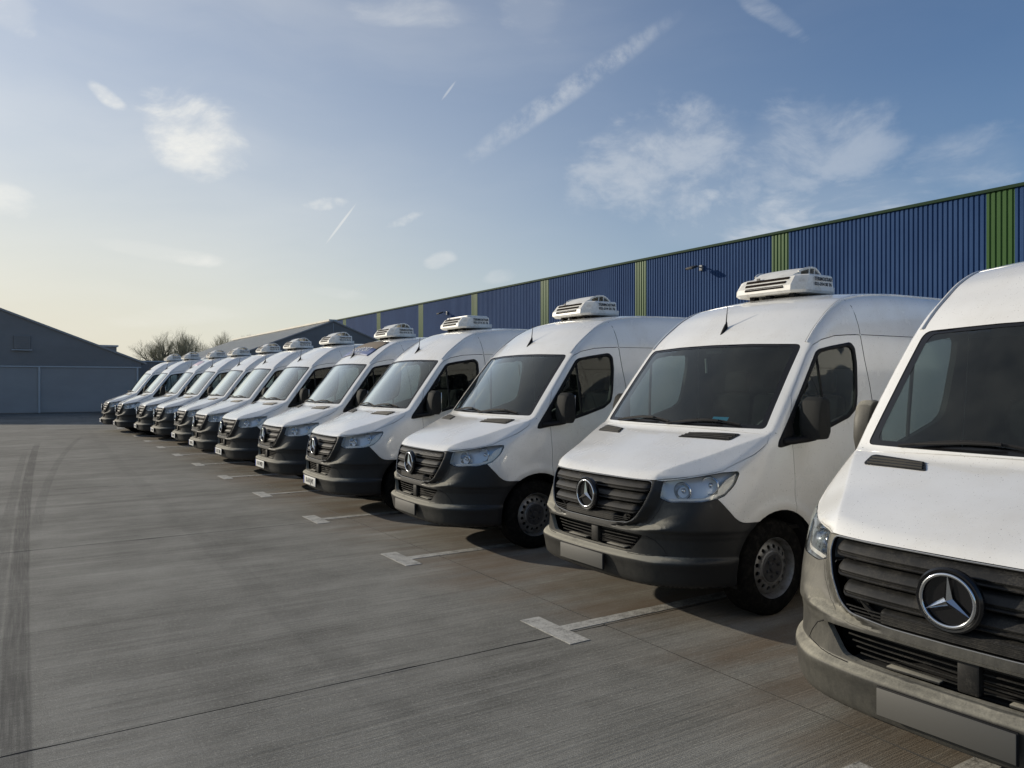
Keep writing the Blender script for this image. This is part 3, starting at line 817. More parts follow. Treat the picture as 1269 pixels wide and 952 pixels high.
# bonnet vents
for s in (-1, 1):
    ya, yb_ = (.26, .75) if s < 0 else (.44, .81)
    q = rounded([(.745,s*ya),(.84,s*(ya+.05)),(.915,s*(yb_-.02)),(.905,s*yb_),(.80,s*(yb_-.01))], [.02,.02,.02,.02,.03], 3)
    v = P('bonnet_vent', patch(q, 'T', .004, (), .03, .008), M['grille'], 50)
    for i in range(3):
        bm = bmesh.new(); t = .2+.3*i
        a = Vector((.75,ya+.02)).lerp(Vector((.84,ya+.06)), t); b__ = Vector((.80,yb_-.03)).lerp(Vector((.90,yb_-.02)), t)
        seam(bm, [(a.x, s*a.y), (b__.x, s*b__.y)], 'T', .008, .006, 5, .05); P('vent_slat', bm, M['grille'], 60, parent=v)
# wipers and cowl
cw = []
for y in np.linspace(-.90, .90, 25): cw.append((float(.835+CURV(y)*.8), y))
for y in np.linspace(.90, -.90, 25): cw.append((float(.872+.99*CURV(y))+.012, y))
P('cowl', patch(cw, 'T', -.016, (), .04), M['black'])
for y0, y1 in ((.58,-.02),(-.10,-.70)):
    bm = bmesh.new()
    def wpt(y, z, off): 
        p = proj('F', [(y, z)])[0]; return Vector(p + vanN(p[None])[0]*off)
    tube(bm, [wpt(y0,1.385,.02), wpt((y0*.55+y1*.45),1.40,.035), wpt(y0*.3+y1*.7,1.405,.03)], .009, 6)
    tube(bm, [wpt(y, 1.388+.03*math.sin((y-y0)/(y1-y0)*3.1), .014) for y in np.linspace(y0+.10, y1, 9)], .008, 5)
    P('wiper', bm, M['black'], 60)
# aerial
ap = proj('T', [(1.56, 0)])[0]
bm = bmesh.new(); 
prof = [(-.055,.0,.004),(-.045,.014,.012),(-.01,.022,.026),(.03,.020,.048),(.055,.012,.052),(.06,.0,.035)]
sl_ = R(44)
def up_(dx, dz): return (ap[0]+dx*math.cos(sl_)-dz*math.sin(sl_)*.6, ap[2]+dx*math.sin(sl_)+dz)
rings = []
for dx, w_, h in prof:
    x_, zb = up_(dx, 0); 
    rings.append([bm.verts.new((x_, -w_-.001, zb-.005)), bm.verts.new((x_, -w_*.5, zb+h*.8)), bm.verts.new((x_, 0, zb+h)), bm.verts.new((x_, w_*.5, zb+h*.8)), bm.verts.new((x_, w_+.001, zb-.005))])
for A, B in zip(rings, rings[1:]):
    for i in range(4): bm.faces.new((A[i], B[i], B[i+1], A[i+1]))
tube(bm, [(ap[0]+.03, 0, ap[2]+.06), (ap[0]+.05, 0, ap[2]+.22)], .004, 6, radii=[.006,.0025])
P('aerial', bm, M['black'], 50)
# roof gutters, shell seams
def gut(y): return None
for s in (-1, 1):
    pts = [(1.535,-s*-.862),(1.62,s*.852),(1.75,s*.838),(1.9,s*.822),(2.1,s*.80),(2.4,s*.785),(3.2,s*.775),(5.7,s*.77)]
    bm = bmesh.new(); seam(bm, pts, 'T', .009, .003, 6, .05); P('roof_gutter', bm, M['paint'], 60)
    bm = bmesh.new(); seam(bm, [(a, b__-s*.014) for a, b__ in pts], 'T', .005, .000, 5, .05); P('gutter_seam', bm, M['lampgrey'], 60)
    k = 'L' if s < 0 else 'R'
    bm = bmesh.new(); seam(bm, [(2.158,2.112),(2.150,2.18),(2.125,2.27),(2.10,2.34),(2.08,2.39)], k, .0025, 0.0005, 5)
    seam(bm, [(2.249,.46),(2.249,.9),(2.244,1.40),(2.219,1.69),(2.184,1.90),(2.162,2.10)], k, .0022, 0.0, 5)
    seam(bm, [(2.17,2.108),(3.0,2.112),(5.8,2.112)], k, .0025, 0.0005, 5)
    seam(bm, [(3.62,.5),(3.62,1.9),(3.58,2.1),(3.55,2.25),(3.48,2.38)], k, .0025, 0.0005, 5)
    P('panel_seam', bm, M['black'], 60)
    bm = bmesh.new(); seam(bm, [(.995,1.352),(1.03,1.345),(1.10,1.332),(1.19,1.318)], k, .002, 0.0005, 5); P('pillar_seam', bm, M['black'], 60)
bm = bmesh.new(); seam(bm, [(2.08,-.80),(2.03,-.6),(2.0,-.3),(1.99,0),(2.0,.3),(2.03,.6),(2.08,.80)], 'T', .002, 0.0004, 5)
P('roof_seam', bm, M['lampgrey'], 60)
# wheels
def wheel(x, s):
    c = (x, s*.955, WR)
    w = P('wheel', (lambda b: (lathe(b, [(.10,-s*.12),(.09,-s*.02)], 24, 'Y', c), b)[1])(bmesh.new()), M['void'])
    bm = bmesh.new()
    pr = [(.218,-.005),(.232,.006),(.262,.012),(.300,.008),(.330,-.004),(.348,-.022),(WR,-.05),(WR,-.19),(.345,-.215),(.30,-.235),(.22,-.225)]
    lathe(bm, [(r_, s*h) for r_, h in pr], 56, 'Y', c); bmesh.ops.recalc_face_normals(bm, faces=bm.faces); P('tyre', bm, M['tyre'], 35, parent=w)
    # steel disc with sixteen round holes
    seg, nh = 16, 16; ro, rm, ri = .196, .152, .124; bm = bmesh.new()
    def pt(r_, q, h): return bm.verts.new((c[0]+math.cos(q)*r_, c[1]+s*h, c[2]+math.sin(q)*r_))
    def hgt(r_): return -.055+.03*math.cos((r_-.125)/.07*1.6) if r_ > .124 else -.025
    for k in range(nh):
        q0 = 2*math.pi*k/nh; dq = 2*math.pi/nh; hr = .0165; n_ = 16
        hole = []; outer = []
        for j in range(n_):
            t = 2*math.pi*j/n_; hole.append((rm+hr*math.cos(t), q0+dq/2+hr*math.sin(t)/rm))
            ct, st = math.cos(t), math.sin(t); m_ = max(abs(ct), abs(st)); ct/=m_; st/=m_
            outer.append(((rm + ct*((ro-rm) if ct > 0 else (rm-ri))), q0+dq/2+st*dq/2))
        H = [pt(r_, q, hgt(r_)) for r_, q in hole]; O = [pt(r_, q, hgt(r_)) for r_, q in outer]; Bk = [pt(r_, q, hgt(r_)-.012) for r_, q in hole]
        for j in range(n_):
            i2 = (j+1)%n_; bm.faces.new((H[j], H[i2], O[i2], O[j])); bm.faces.new((H[j], Bk[j], Bk[i2], H[i2]))
    bmesh.ops.remove_doubles(bm, verts=bm.verts, dist=.0006)
    lathe(bm, [(.196,s*(hgt(.196))),(.200,-s*.075),(.206,-s*.04),(.214,-s*.010),(.222,s*.002),(.226,-s*.004),(.218,-s*.03),(.205,-s*.20)], 56, 'Y', c)
    lathe(bm, [(.124,s*hgt(.124)),(.116,-s*.018),(.108,-s*.020)], 48, 'Y', c)
    bmesh.ops.recalc_face_normals(bm, faces=bm.faces); P('rim', bm, M['rim'], 50, parent=w)
    bm = bmesh.new(); lathe(bm, [(.108,-s*.020),(.098,-s*.012),(.075,-s*.016),(.035,-s*.022),(.030,-s*.006),(.001,-s*.004)], 40, 'Y', c)
    for k in range(6):
        q = 2*math.pi*k/6+.3; lathe(bm, [(.012,-s*.02),(.012,s*.002),(.001,s*.003)], 8, 'Y', (c[0]+math.cos(q)*.065, c[1]-s*.0, c[2]+math.sin(q)*.065))
    bmesh.ops.recalc_face_normals(bm, faces=bm.faces); P('hub_cap', bm, M['cap'], 40, parent=w)
    bm = bmesh.new(); lathe(bm, [(.200,-s*.10),(.001,-s*.10)], 24, 'Y', c); P('brake_backplate', bm, M['void'], parent=w)
for x in (FAX, RAX):
    for s in (-1, 1):
        wheel(x, s)
        bm = bmesh.new(); A = []; B = []
        for k in range(25):
            q = math.pi*(-.08+1.16*k/24); A.append(bm.verts.new((x+math.cos(q)*.428, s*.62, .365+math.sin(q)*.428))); B.append(bm.verts.new((x+math.cos(q)*.428, s*.965, .365+math.sin(q)*.428)))
        for k in range(24): bm.faces.new((A[k], A[k+1], B[k+1], B[k]))
        bm.faces.new(A); P('wheel_arch_liner', bm, M['void'])
# cab interior
bm = bmesh.new(); box(bm, (2.36,0,1.25), (.04,1.72,1.8), bev=.0); P('bulkhead', bm, M['inner'])
bm = bmesh.new()
prof = [(1.02,1.05),(1.00,1.315),(1.10,1.345),(1.30,1.335),(1.42,1.30),(1.47,1.22),(1.45,1.08),(1.35,.9),(1.2,.8)]
rings = [[bm.verts.new((a, y, b__+.012*math.cos(y*2.2))) for a, b__ in prof] for y in np.linspace(-.92,.92,14)]
for A, B in zip(rings, rings[1:]):
    for i in range(len(prof)): bm.faces.new((A[i], A[(i+1)%len(prof)], B[(i+1)%len(prof)], B[i]))
bm.faces.new(rings[0]); bm.faces.new(rings[-1]); bmesh.ops.recalc_face_normals(bm, faces=bm.faces)
dash = P('dashboard', bm, M['dash'], 35)
bm = bmesh.new(); box(bm, (1.36,-.10,1.352), (.05,.62,.012), bev=.004); box(bm, (1.30,.52,1.362), (.03,.42,.010), bev=.004); box(bm, (1.16,-.55,1.375), (.02,.30,.008), bev=.003)
P('dashboard_trim', bm, M['dashlight'], 40, parent=dash)
bm = bmesh.new(); tube(bm, [(1.62+.10*math.cos(t)*.45, -.46+.19*math.sin(t), 1.26+.19*math.cos(t)*.85) for t in np.linspace(0, 2*math.pi, 25)], .014, 6, cap=False)
tube(bm, [(1.45,-.46,1.18),(1.60,-.46,1.25)], .03, 8); box(bm, (1.61,-.46,1.26), (.03,.30,.04), bev=.008)
P('steering_wheel', bm, M['dash'], 50)
for y, w_ in ((-.46,.50),(.46,.50),(.05,.34)):
    bm = bmesh.new(); box(bm, (1.92,y,.98), (.50,w_,.16), bev=.05)
    box(bm, (2.20,y,1.30), (.14,w_*.94,.62), Matrix.Rotation(R(10), 3, 'Y'), bev=.05)
    st_ = P('seat', bm, M['seatcloth'], 40)
    bm = bmesh.new(); box(bm, (2.27,y,1.72), (.10,w_*.55,.20), Matrix.Rotation(R(8), 3, 'Y'), bev=.04); P('headrest', bm, M['seatcloth'], 40, parent=st_)
bm = bmesh.new(); box(bm, (1.75,0,.62), (1.3,1.8,.03)); P('cab_floor', bm, M['void'])
for nm_, y_, w_ in (('rear_view_mirror',.02,.20),('sun_visor',-.45,.30),('sun_visor',.45,.30)):
    bm = bmesh.new(); box(bm, (1.53 if w_ > .25 else 1.475, y_, 1.995), (.03,w_,.06), bev=.01); P(nm_, bm, M['inner'], 40)
bm = bmesh.new(); box(bm, (3.3,0,.45), (5.0,1.5,.06)); box(bm, (.75,0,.36), (.7,1.2,.04)); P('underbody', bm, M['void'])
# small blue pass behind the glass
ps = proj('F', [(-.42,1.42),(-.56,1.42),(-.56,1.455),(-.42,1.455)]); bm = bmesh.new()
nn = vanN(ps); bm.faces.new([bm.verts.new(p-n*.012) for p, n in zip(ps, nn)]); pass_o = P('windscreen_pass', bm, M['sticker'])
bm = bmesh.new(); tube(bm, [(1.52,.17,1.93),(1.53,.17,1.80)], .010, 6); pend = P('mirror_pendant', bm, M['dashlight'], 60)

# refrigeration unit on the roof
def make_unit(domed):
    bm = bmesh.new()
    # shell: plan outline with chamfered corners, drawn at four heights
    def ring(z, g_, dx): 
        pl_ = [(2.08+dx,-.29*g_),(2.165+dx*.8,-.385*g_),(2.54,-.395*g_),(2.56,-.36*g_),(2.56,.36*g_),(2.54,.395*g_),(2.165+dx*.8,.385*g_),(2.08+dx,.29*g_)]
        return [bm.verts.new((a, b__, z)) for a, b__ in pl_]
    rs = [ring(2.535,.95,.02), ring(2.555,1.,.0), ring(2.60,1.,.005), ring(2.685,.975,.075), ring(2.700,.93,.12)]
    for A, B in zip(rs, rs[1:]):
        for i in range(8): bm.faces.new((A[i], A[(i+1)%8], B[(i+1)%8], B[i]))
    bm.faces.new(rs[0][::-1]); bm.faces.new(rs[-1]); bmesh.ops.recalc_face_normals(bm, faces=bm.faces)
    u = P('refrigeration_unit', bm, M['unit'], 25)
    def facex(z): return float(np.interp(z, [2.535,2.555,2.60,2.685], [2.10,2.08,2.085,2.155]))
    for z in (2.588, 2.626, 2.664):
        w_ = .235+(2.66-z)*-.35
        bm = bmesh.new()
        box(bm, (facex(z)+.004, .0, z), (.018, w_*2, .026), Matrix.Rotation(R(35), 3, 'Y'))
        P('louvre_slot', bm, M['unitdark'], parent=u)
        for j in range(2):
            bm = bmesh.new(); zz = z+.004-.008*j; box(bm, (facex(zz)-.002, .0, zz), (.006, w_*2, .0022)); P('louvre_fin', bm, M['unit'], parent=u)
    bm = bmesh.new(); box(bm, (facex(2.69)-.02,.10,2.688), (.008,.036,.022)); P('unit_badge', bm, M['cap'], parent=u)
    for y in (-.24, .02, .20):
        for x_, z_ in ((2.20,2.515),(2.48,2.52)):
            bm = bmesh.new(); box(bm, (x_,y,z_), (.07,.05,.06)); P('unit_foot', bm, M['black'], parent=u)
    bm = bmesh.new(); box(bm, (2.57,0,2.57), (.07,.74,.06), bev=.01); P('unit_skirt', bm, M['unit'], 40, parent=u)
    if domed:
        def arch(t): return 2.688+.098*math.sin(min(1., t*1.55)*math.pi/2)**1.0*(1-max(0., (t-.62)/.38)**2.2)
        bm = bmesh.new(); rings = []; xs = [2.165+.395*t/16 for t in range(17)]
        for i_, x_ in enumerate(xs):
            t = i_/16; w_ = .20+.07*min(1., t*2.2)
            rings.append([bm.verts.new((x_, c_*w_, arch(t)-.012*abs(c_)**3)) for c_ in np.linspace(-1,1,9)])
        for A, B in zip(rings, rings[1:]):
            for i_ in range(8): bm.faces.new((A[i_], B[i_], B[i_+1], A[i_+1]))
        P('fan_cowl', bm, M['unit'], 40, parent=u)
        for s in (-1, 1):
            bm = bmesh.new(); up_v = []; lo_v = []
            for i_, x_ in enumerate(xs):
                t = i_/16; w_ = .20+.07*min(1., t*2.2)-.004
                up_v.append(bm.verts.new((x_, s*w_, arch(t)-.012))); lo_v.append(bm.verts.new((x_, s*w_, 2.682)))
            for i_ in range(5): 
                f_ = bm.faces.new((up_v[i_], up_v[i_+1], lo_v[i_+1], lo_v[i_])); f_.material_index = 0 if i_ < 5 else 1
            P('fan_opening', bm, [M['unit'], M['unitdark']], 40, parent=u)
            bm = bmesh.new(); tube(bm, [(x_, s*(.20+.07*min(1., i_/16*2.2)), arch(i_/16)-.010) for i_, x_ in enumerate(xs) if i_ > 3], .011, 7); P('fan_hoop', bm, M['unit'], 60, parent=u)
            for k in (8, 11):
                bm = bmesh.new(); tube(bm, [(xs[k], s*.272, 2.685), (xs[k]+.008, s*.272, arch(k/16)-.012)], .007, 6); P('fan_guard', bm, M['unit'], 60, parent=u)
    return u
def text_mesh(txt, size, ox, mtx, bold=.0):
    cu = bpy.data.curves.new('t', 'FONT'); cu.body = txt; cu.size = size; cu.offset = bold; cu.align_x = ox; cu.align_y = 'CENTER'; cu.extrude = .0006; cu.resolution_u = 2
    o = bpy.data.objects.new('t', cu); C.objects.link(o)
    dg = bpy.context.evaluated_depsgraph_get(); me_ = bpy.data.meshes.new_from_object(o.evaluated_get(dg)); bpy.data.objects.remove(o)
    me_.transform(mtx); return me_
def face_left(x, y, z, sx=1.):   # readable from the -y side
    return Matrix.Translation((x, y, z)) @ Matrix.Rotation(R(90), 4, 'X') @ Matrix.Diagonal((sx,1,1,1))
def face_front(x, y, z, sx=1.):  # readable from in front of the van (-x)
    return Matrix.Translation((x, y, z)) @ Matrix.Rotation(R(-90), 4, 'Z') @ Matrix.Rotation(R(90), 4, 'X') @ Matrix.Diagonal((sx,1,1,1))
unit = make_unit(True); unit.location.z = -.02
for txt, z, sz in (('TERMOSTAR', 2.655, .044), ('021-314 35 76', 2.610, .040)):
    P('unit_lettering', text_mesh(txt, sz, 'CENTER', face_left(2.40, -.3965, z, 1.02), .0012), M['ink'], parent=unit)

# ---- copies along the row
def kids(o): return [c_ for c_ in ALL if c_.parent == o]
ALL = list(C.objects)
def copy_tree(o, parent=None, skip=()):
    c_ = o.copy(); C.objects.link(c_); c_.parent = parent
    for ch in kids(o):
        if not any(ch.name.startswith(s_) for s_ in skip): copy_tree(ch, c_, skip)
    return c_
#      x0,   y,     plate text,    label
ROW = [
 (3.005, 1.60, None, 'nearest white van at the right edge, its front cut off by the picture border'),
 (3.614, 4.656, None, 'second nearest white van, with a small blue pass at the foot of its windscreen'),
 (3.455, 7.51, None, 'third nearest white van, just left of the one with the blue windscreen pass'),
 (3.27, 10.15, 'B 610 JNY', 'white van with the only flat-topped roof cooling unit of the row'),
 (3.275, 12.73, 'B 10 WKP', 'white van with a brown and blue lettered sign on the roof above its windscreen'),
 (3.20, 15.5, 'B 112 TRM', 'white van just beyond the one with the brown roof sign'),
 (3.148, 18.0, 'B 87 FRG', 'white van two beyond the one with the brown roof sign'),
 (3.21, 20.8, 'B 54 TRM', 'fifth white van from the far end of the row, its plate lit'),
 (3.08, 23.5, 'B 63 TRM', 'white van next to the one with the violet roof patch, on its nearer side'),
 (2.92, 25.9, 'B 71 FRG', 'white van with a faded violet patch on the front of its roof'),
 (2.55, 28.2, 'B 29 TRM', 'white van between the violet patched one and the last whole front of the row'),
 (2.32, 30.4, 'B 18 FRG', 'leftmost white van, the last whose whole front shows, nearest the grey hall doors'),
 (4.0, 33.3, 'B 33 TRM', 'farthest white van, almost hidden behind the leftmost full front, only its roof showing'),
]
vans = []
for i, (x0, y0, pt_, lab) in enumerate(ROW):
    v = van if i == 1 else copy_tree(van)
    vans.append(v); v.location = (x0, y0, 0); v.rotation_euler = (0, 0, R({0:2.4, 1:0, 2:-1.6, 3:-1.2, 4:-.2, 5:.5, 7:-.4, 8:.6, 10:-.5}.get(i, 0)))
    tag(v, lab, 'van', 'white refrigerated vans parked side by side')
def child(v, name): return [o for o in C.objects if o.parent == v and o.name.split('.')[0] == name]
def drop(o):
    for c_ in [q for q in C.objects if q.parent == o]: drop(c_)
    bpy.data.objects.remove(o)
vm = [o for o in child(vans[0], 'mirror')]
for o in vm: o.data = o.data.copy(); o.data.materials[0] = M['bumper_dusty']  # dusty plastic reused: its tan colour paints in sunlight on the mirrors
for o in child(vans[0], 'front_bumper')+child(vans[0], 'grille_surround'):
    o.data = o.data.copy(); o.data.materials[0] = M['bumper_dusty']
for i, v in enumerate(vans):
    pt_ = ROW[i][2]; p = child(v, 'number_plate')[0]
    if pt_ is None:
        if i == 0: PG = p.data.copy()
        p.data = PG; PG.materials.clear(); PG.materials.append(M['plate_grey'])
    else:
        o = obj('plate_lettering', text_mesh(pt_, .092, 'CENTER', face_front(-.0185, -.01, .398, .86), .0018), M['ink'], p)
        bm = bmesh.new(); box(bm, (-.0185, .243, .398), (.002,.032,.104)); obj('country_band', bm, M['blue_ink'], p)
    if i != 1:
        for n_ in ('windscreen_pass',):
            for o in child(v, n_): drop(o)
    if i in (0, 3, 4, 5, 6, 7, 8, 9, 10, 11, 12):
        for o in child(v, 'mirror_pendant'): drop(o)
# the fourth van carries a flatter unit
u4 = child(vans[3], 'refrigeration_unit')[0]
for o in [q for q in C.objects if q.parent == u4 and q.name.startswith(('fan_',))]: drop(o)
bm = bmesh.new(); box(bm, (2.38,0,2.705), (.34,.66,.03), bev=.012); box(bm, (2.42,.05,2.728), (.10,.10,.03), bev=.01); obj('unit_lid', bm, M['unit'], u4, smooth=40)
# vans without a full cowl text: a signboard on the brow of the fifth
sg = rounded([(1.66,-.62),(1.98,-.66),(1.98,.66),(1.66,.62)], .04, 3)
s5 = obj('roof_sign', patch(sg, 'T', .006, (), .06, .006), M['signbrown'], vans[4])
obj('sign_band', patch(rounded([(1.60,-.60),(1.76,-.63),(1.76,.63),(1.60,.60)], .03, 3), 'T', .012, (), .06, .006), M['signblue'], s5)
def on_roof(txt, x_, size):
    me_ = text_mesh(txt, size, 'CENTER', Matrix.Identity(4)); n = len(me_.vertices); co = np.empty(n*3); me_.vertices.foreach_get('co', co); co = co.reshape(-1,3)
    uv = np.stack([x_ + co[:,1]*.85, -co[:,0]], 1); P_ = proj('T', uv); P_ = P_ + vanN(P_)*(.0145+co[:,2:3]); me_.vertices.foreach_set('co', P_.ravel()); me_.update(); return me_
obj('sign_lettering', on_roof('TRANSPORT', 1.715, .16), M['plate'], s5); obj('sign_lettering', on_roof('FRIGORIFIC', 1.625, .10), M['plate'], s5)
s10 = obj('roof_patch', patch(rounded([(1.68,-.50),(1.90,-.52),(1.90,.55),(1.68,.52)], .05, 3), 'T', .004, (), .06, .004), mat('violet_patch', (.46,.38,.48), .6), vans[9])
# ------------------------------------------------------------------ ground
m = mat('brushed_concrete', (.2,.2,.19), .85); q, b = nodes(m)
geo = q.n('ShaderNodeNewGeometry').outputs['Position']
sep = q.n('ShaderNodeSeparateXYZ'); q.link(geo, sep.inputs[0]); X_, Y_ = sep.outputs[0], sep.outputs[1]
broom = q.noise(q.map(geo, (.9,42.,1)), 1.0, 5, .65)          # broom lines running across the yard
broom2 = q.noise(q.map(geo, (.5,150.,1)), 1.0, 3, .6)
streak = q.noise(q.map(geo, (.16,3.2,1)), 1.0, 6, .62, .4)
blot = q.noise(q.map(geo, (1,1,1)), .38, 7, .62); blot2 = q.noise(geo, 1.7, 6, .65)
grit = q.noise(geo, 190., 2, .6)
f = q.m('ADD', q.m('MULTIPLY', broom, .22), q.m('MULTIPLY', streak, .20)); f = q.m('ADD', f, q.m('MULTIPLY', blot, .32)); f = q.m('ADD', f, q.m('MULTIPLY', blot2, .08))
broom3 = q.noise(q.map(geo, (.35,14.,1)), 1.0, 8, .72)
f = q.m('ADD', f, q.m('MULTIPLY', broom3, .08)); f = q.m('ADD', f, q.m('MULTIPLY', blot2, .14)); f = q.m('SUBTRACT', f, .05)
c = q.mix(q.ramp(f, .37, .65, smooth=False), (.135,.131,.116), (.49,.476,.425))
c = q.mix(q.ramp(grit, .40, .60, .0, .5), c, (.06,.058,.05)); c = q.mix(q.ramp(q.noise(geo, 55., 5, .85), .52, .66, .0, .6), c, (.44,.43,.38)); c = q.mix(q.ramp(q.noise(q.map(geo, (12.,60.,1)), 1.2, 4, .7), .42, .30, .0, .5), c, (.07,.068,.06))
c = q.mix(q.ramp(Y_, 7., 20., 0., .17), c, (.05,.05,.048))       # darker towards the far end of the yard
# brown tint in front of and under the vans
edge = q.m('ADD', X_, q.m('MULTIPLY', q.m('SUBTRACT', blot, .5), 2.2))
brown_tint = q.m('MULTIPLY', q.ramp(edge, 2.7, 3.7), q.m('MULTIPLY', q.ramp(edge, 8., 5.5), q.ramp(q.noise(q.map(geo, (.5,2.2,1)), .9, 6, .6), .30, .62)))
c = q.mix(q.m('MULTIPLY', brown_tint, .68), c, (.135,.090,.053))
# tyre marks along the lane: bands at fixed x that drift a little with y
def lane(xc, w, y0, y1, drift, amt):
    global c
    xx = q.m('SUBTRACT', X_, q.m('ADD', q.m('MULTIPLY', q.m('POWER', q.m('MAXIMUM', q.m('DIVIDE', q.m('SUBTRACT', Y_, 4.), 20.), 0.), 2.), drift), xc))
    xx = q.m('ADD', xx, q.m('MULTIPLY', q.m('SUBTRACT', q.noise(q.map(geo, (1,.3,1)), 2., 3, .5), .5), .03))
    band_ = q.ramp(q.m('ABSOLUTE', xx), w, w*.72)
    tread = q.ramp(q.n('ShaderNodeTexWave').outputs['Fac'], .2, .8) if False else q.ramp(q.noise(q.map(geo, (60,1.2,1)), 1., 3, .6), .3, .6, .45, 1.)
    msk = q.m('MULTIPLY', band_, q.m('MULTIPLY', q.ramp(Y_, y0, y0+1.5), q.ramp(Y_, y1, y1-4.)))
    msk = q.m('MULTIPLY', msk, q.m('MULTIPLY', tread, q.ramp(q.noise(q.map(geo, (2,.5,1)), 1.5, 4, .6), .25, .6, .4, 1.)))
    c = q.mix(q.m('MULTIPLY', msk, amt), c, (.045,.045,.045))
lane(-.035, .085, -3, 27, .35, .62); lane(-.19, .07, -3, 24, .30, .34); lane(.02, .07, 10, 30, 1.1, .30); lane(1.65, .12, -3, 60, .2, .12)
# all tones above go into the concrete colour
q.link(c, b.inputs['Base Color'])
b.inputs['Roughness'].default_value = .97; b.inputs['Specular IOR Level'].default_value = .2
hgt_ = q.m('ADD', q.m('MULTIPLY', broom, .6), q.m('ADD', q.m('MULTIPLY', broom2, .35), q.m('MULTIPLY', grit, .30)))
bump(q, b, hgt_, .55, .012)
M['concrete'] = m
M['joint'] = mat('joint_filler', (.045,.043,.040), .9)
m = mat('rough_ground', (.12,.11,.08), .95); q, b = nodes(m); geo = q.n('ShaderNodeNewGeometry').outputs['Position']
q.link(q.mix(q.ramp(q.noise(geo, .08, 8, .7), .35, .65), (.10,.10,.055), (.19,.165,.12)), b.inputs['Base Color']); M['earth'] = m

bm = bmesh.new(); s = 2500
bm.faces.new([bm.verts.new(p) for p in ((-s,-s,-.05),(s,-s,-.05),(s,s,-.05),(-s,s,-.05))]); obj('ground', bm, M['earth'], kind='structure')
yard = tag(bpy.data.objects.new('concrete_yard', None), kind='structure'); C.objects.link(yard)
bm = bmesh.new(); bm.faces.new([bm.verts.new(p) for p in ((-70,-46,-.014),(31.2,-46,-.014),(31.2,110,-.014),(-70,110,-.014))]); obj('joint_bed', bm, M['joint'], yard)
# one slab mesh shared by all: 5 m by 5 m with a chipped, slightly wavy arris and a recessed joint
def slab_mesh(L, W, seed):
    r_ = random.Random(seed); bm = bmesh.new(); e = []
    def run(a, b_, n): 
        return [(a[0]+(b_[0]-a[0])*i/n, a[1]+(b_[1]-a[1])*i/n) for i in range(n)]
    g_ = .0034; pts = run((g_,g_),(L-g_,g_),26)+run((L-g_,g_),(L-g_,W-g_),26)+run((L-g_,W-g_),(g_,W-g_),26)+run((g_,W-g_),(g_,g_),26)
    top = []; bot = []
    for x, y in pts:
        ch = r_.random(); d = (.007 if ch > .88 else 0)+r_.random()*.0026
        dx = (L/2-x); dy = (W/2-y); sx = 1 if dx > 0 else -1; sy = 1 if dy > 0 else -1
        nx_ = x+sx*d*(abs(dx) > L/2-.01); ny_ = y+sy*d*(abs(dy) > W/2-.01)
        top.append(bm.verts.new((nx_, ny_, 0))); bot.append(bm.verts.new((x, y, -.014)))
    bm.faces.new(top); n = len(top)
    for i in range(n): bm.faces.new((top[i], bot[i], bot[(i+1)%n], top[(i+1)%n]))
    bmesh.ops.recalc_face_normals(bm, faces=bm.faces)
    for f in bm.faces: f.material_index = 0 if len(f.verts) > 4 else 1
    me_ = bpy.data.meshes.new('slab'); bm.to_mesh(me_); bm.free(); me_.materials.append(M['concrete']); me_.materials.append(M['joint']); return me_
SL = [slab_mesh(5., 5.03, k) for k in range(4)]
XJ, YJ = 3.48, 4.215
cnt = 0
for jx in range(-4, 4):
    for jy in range(-3, 14):
        o = bpy.data.objects.new('slab', SL[rnd.randrange(4)]); C.objects.link(o); o.parent = yard
        o.location = (XJ+jx*5., YJ+jy*5.03, 0.); cnt += 1
bm = bmesh.new()
xa, xb = XJ-20, XJ+20; ya, yb_ = YJ-3*5.03, YJ+14*5.03
for (x0, y0, x1, y1) in ((-70,-46,xa,110),(xb,-46,31.2,110),(xa,-46,xb,ya),(xa,yb_,xb,110)):
    bm.faces.new([bm.verts.new(p) for p in ((x0,y0,-.002),(x1,y0,-.002),(x1,y1,-.002),(x0,y1,-.002))])
obj('outer_concrete', bm, M['concrete'], yard)

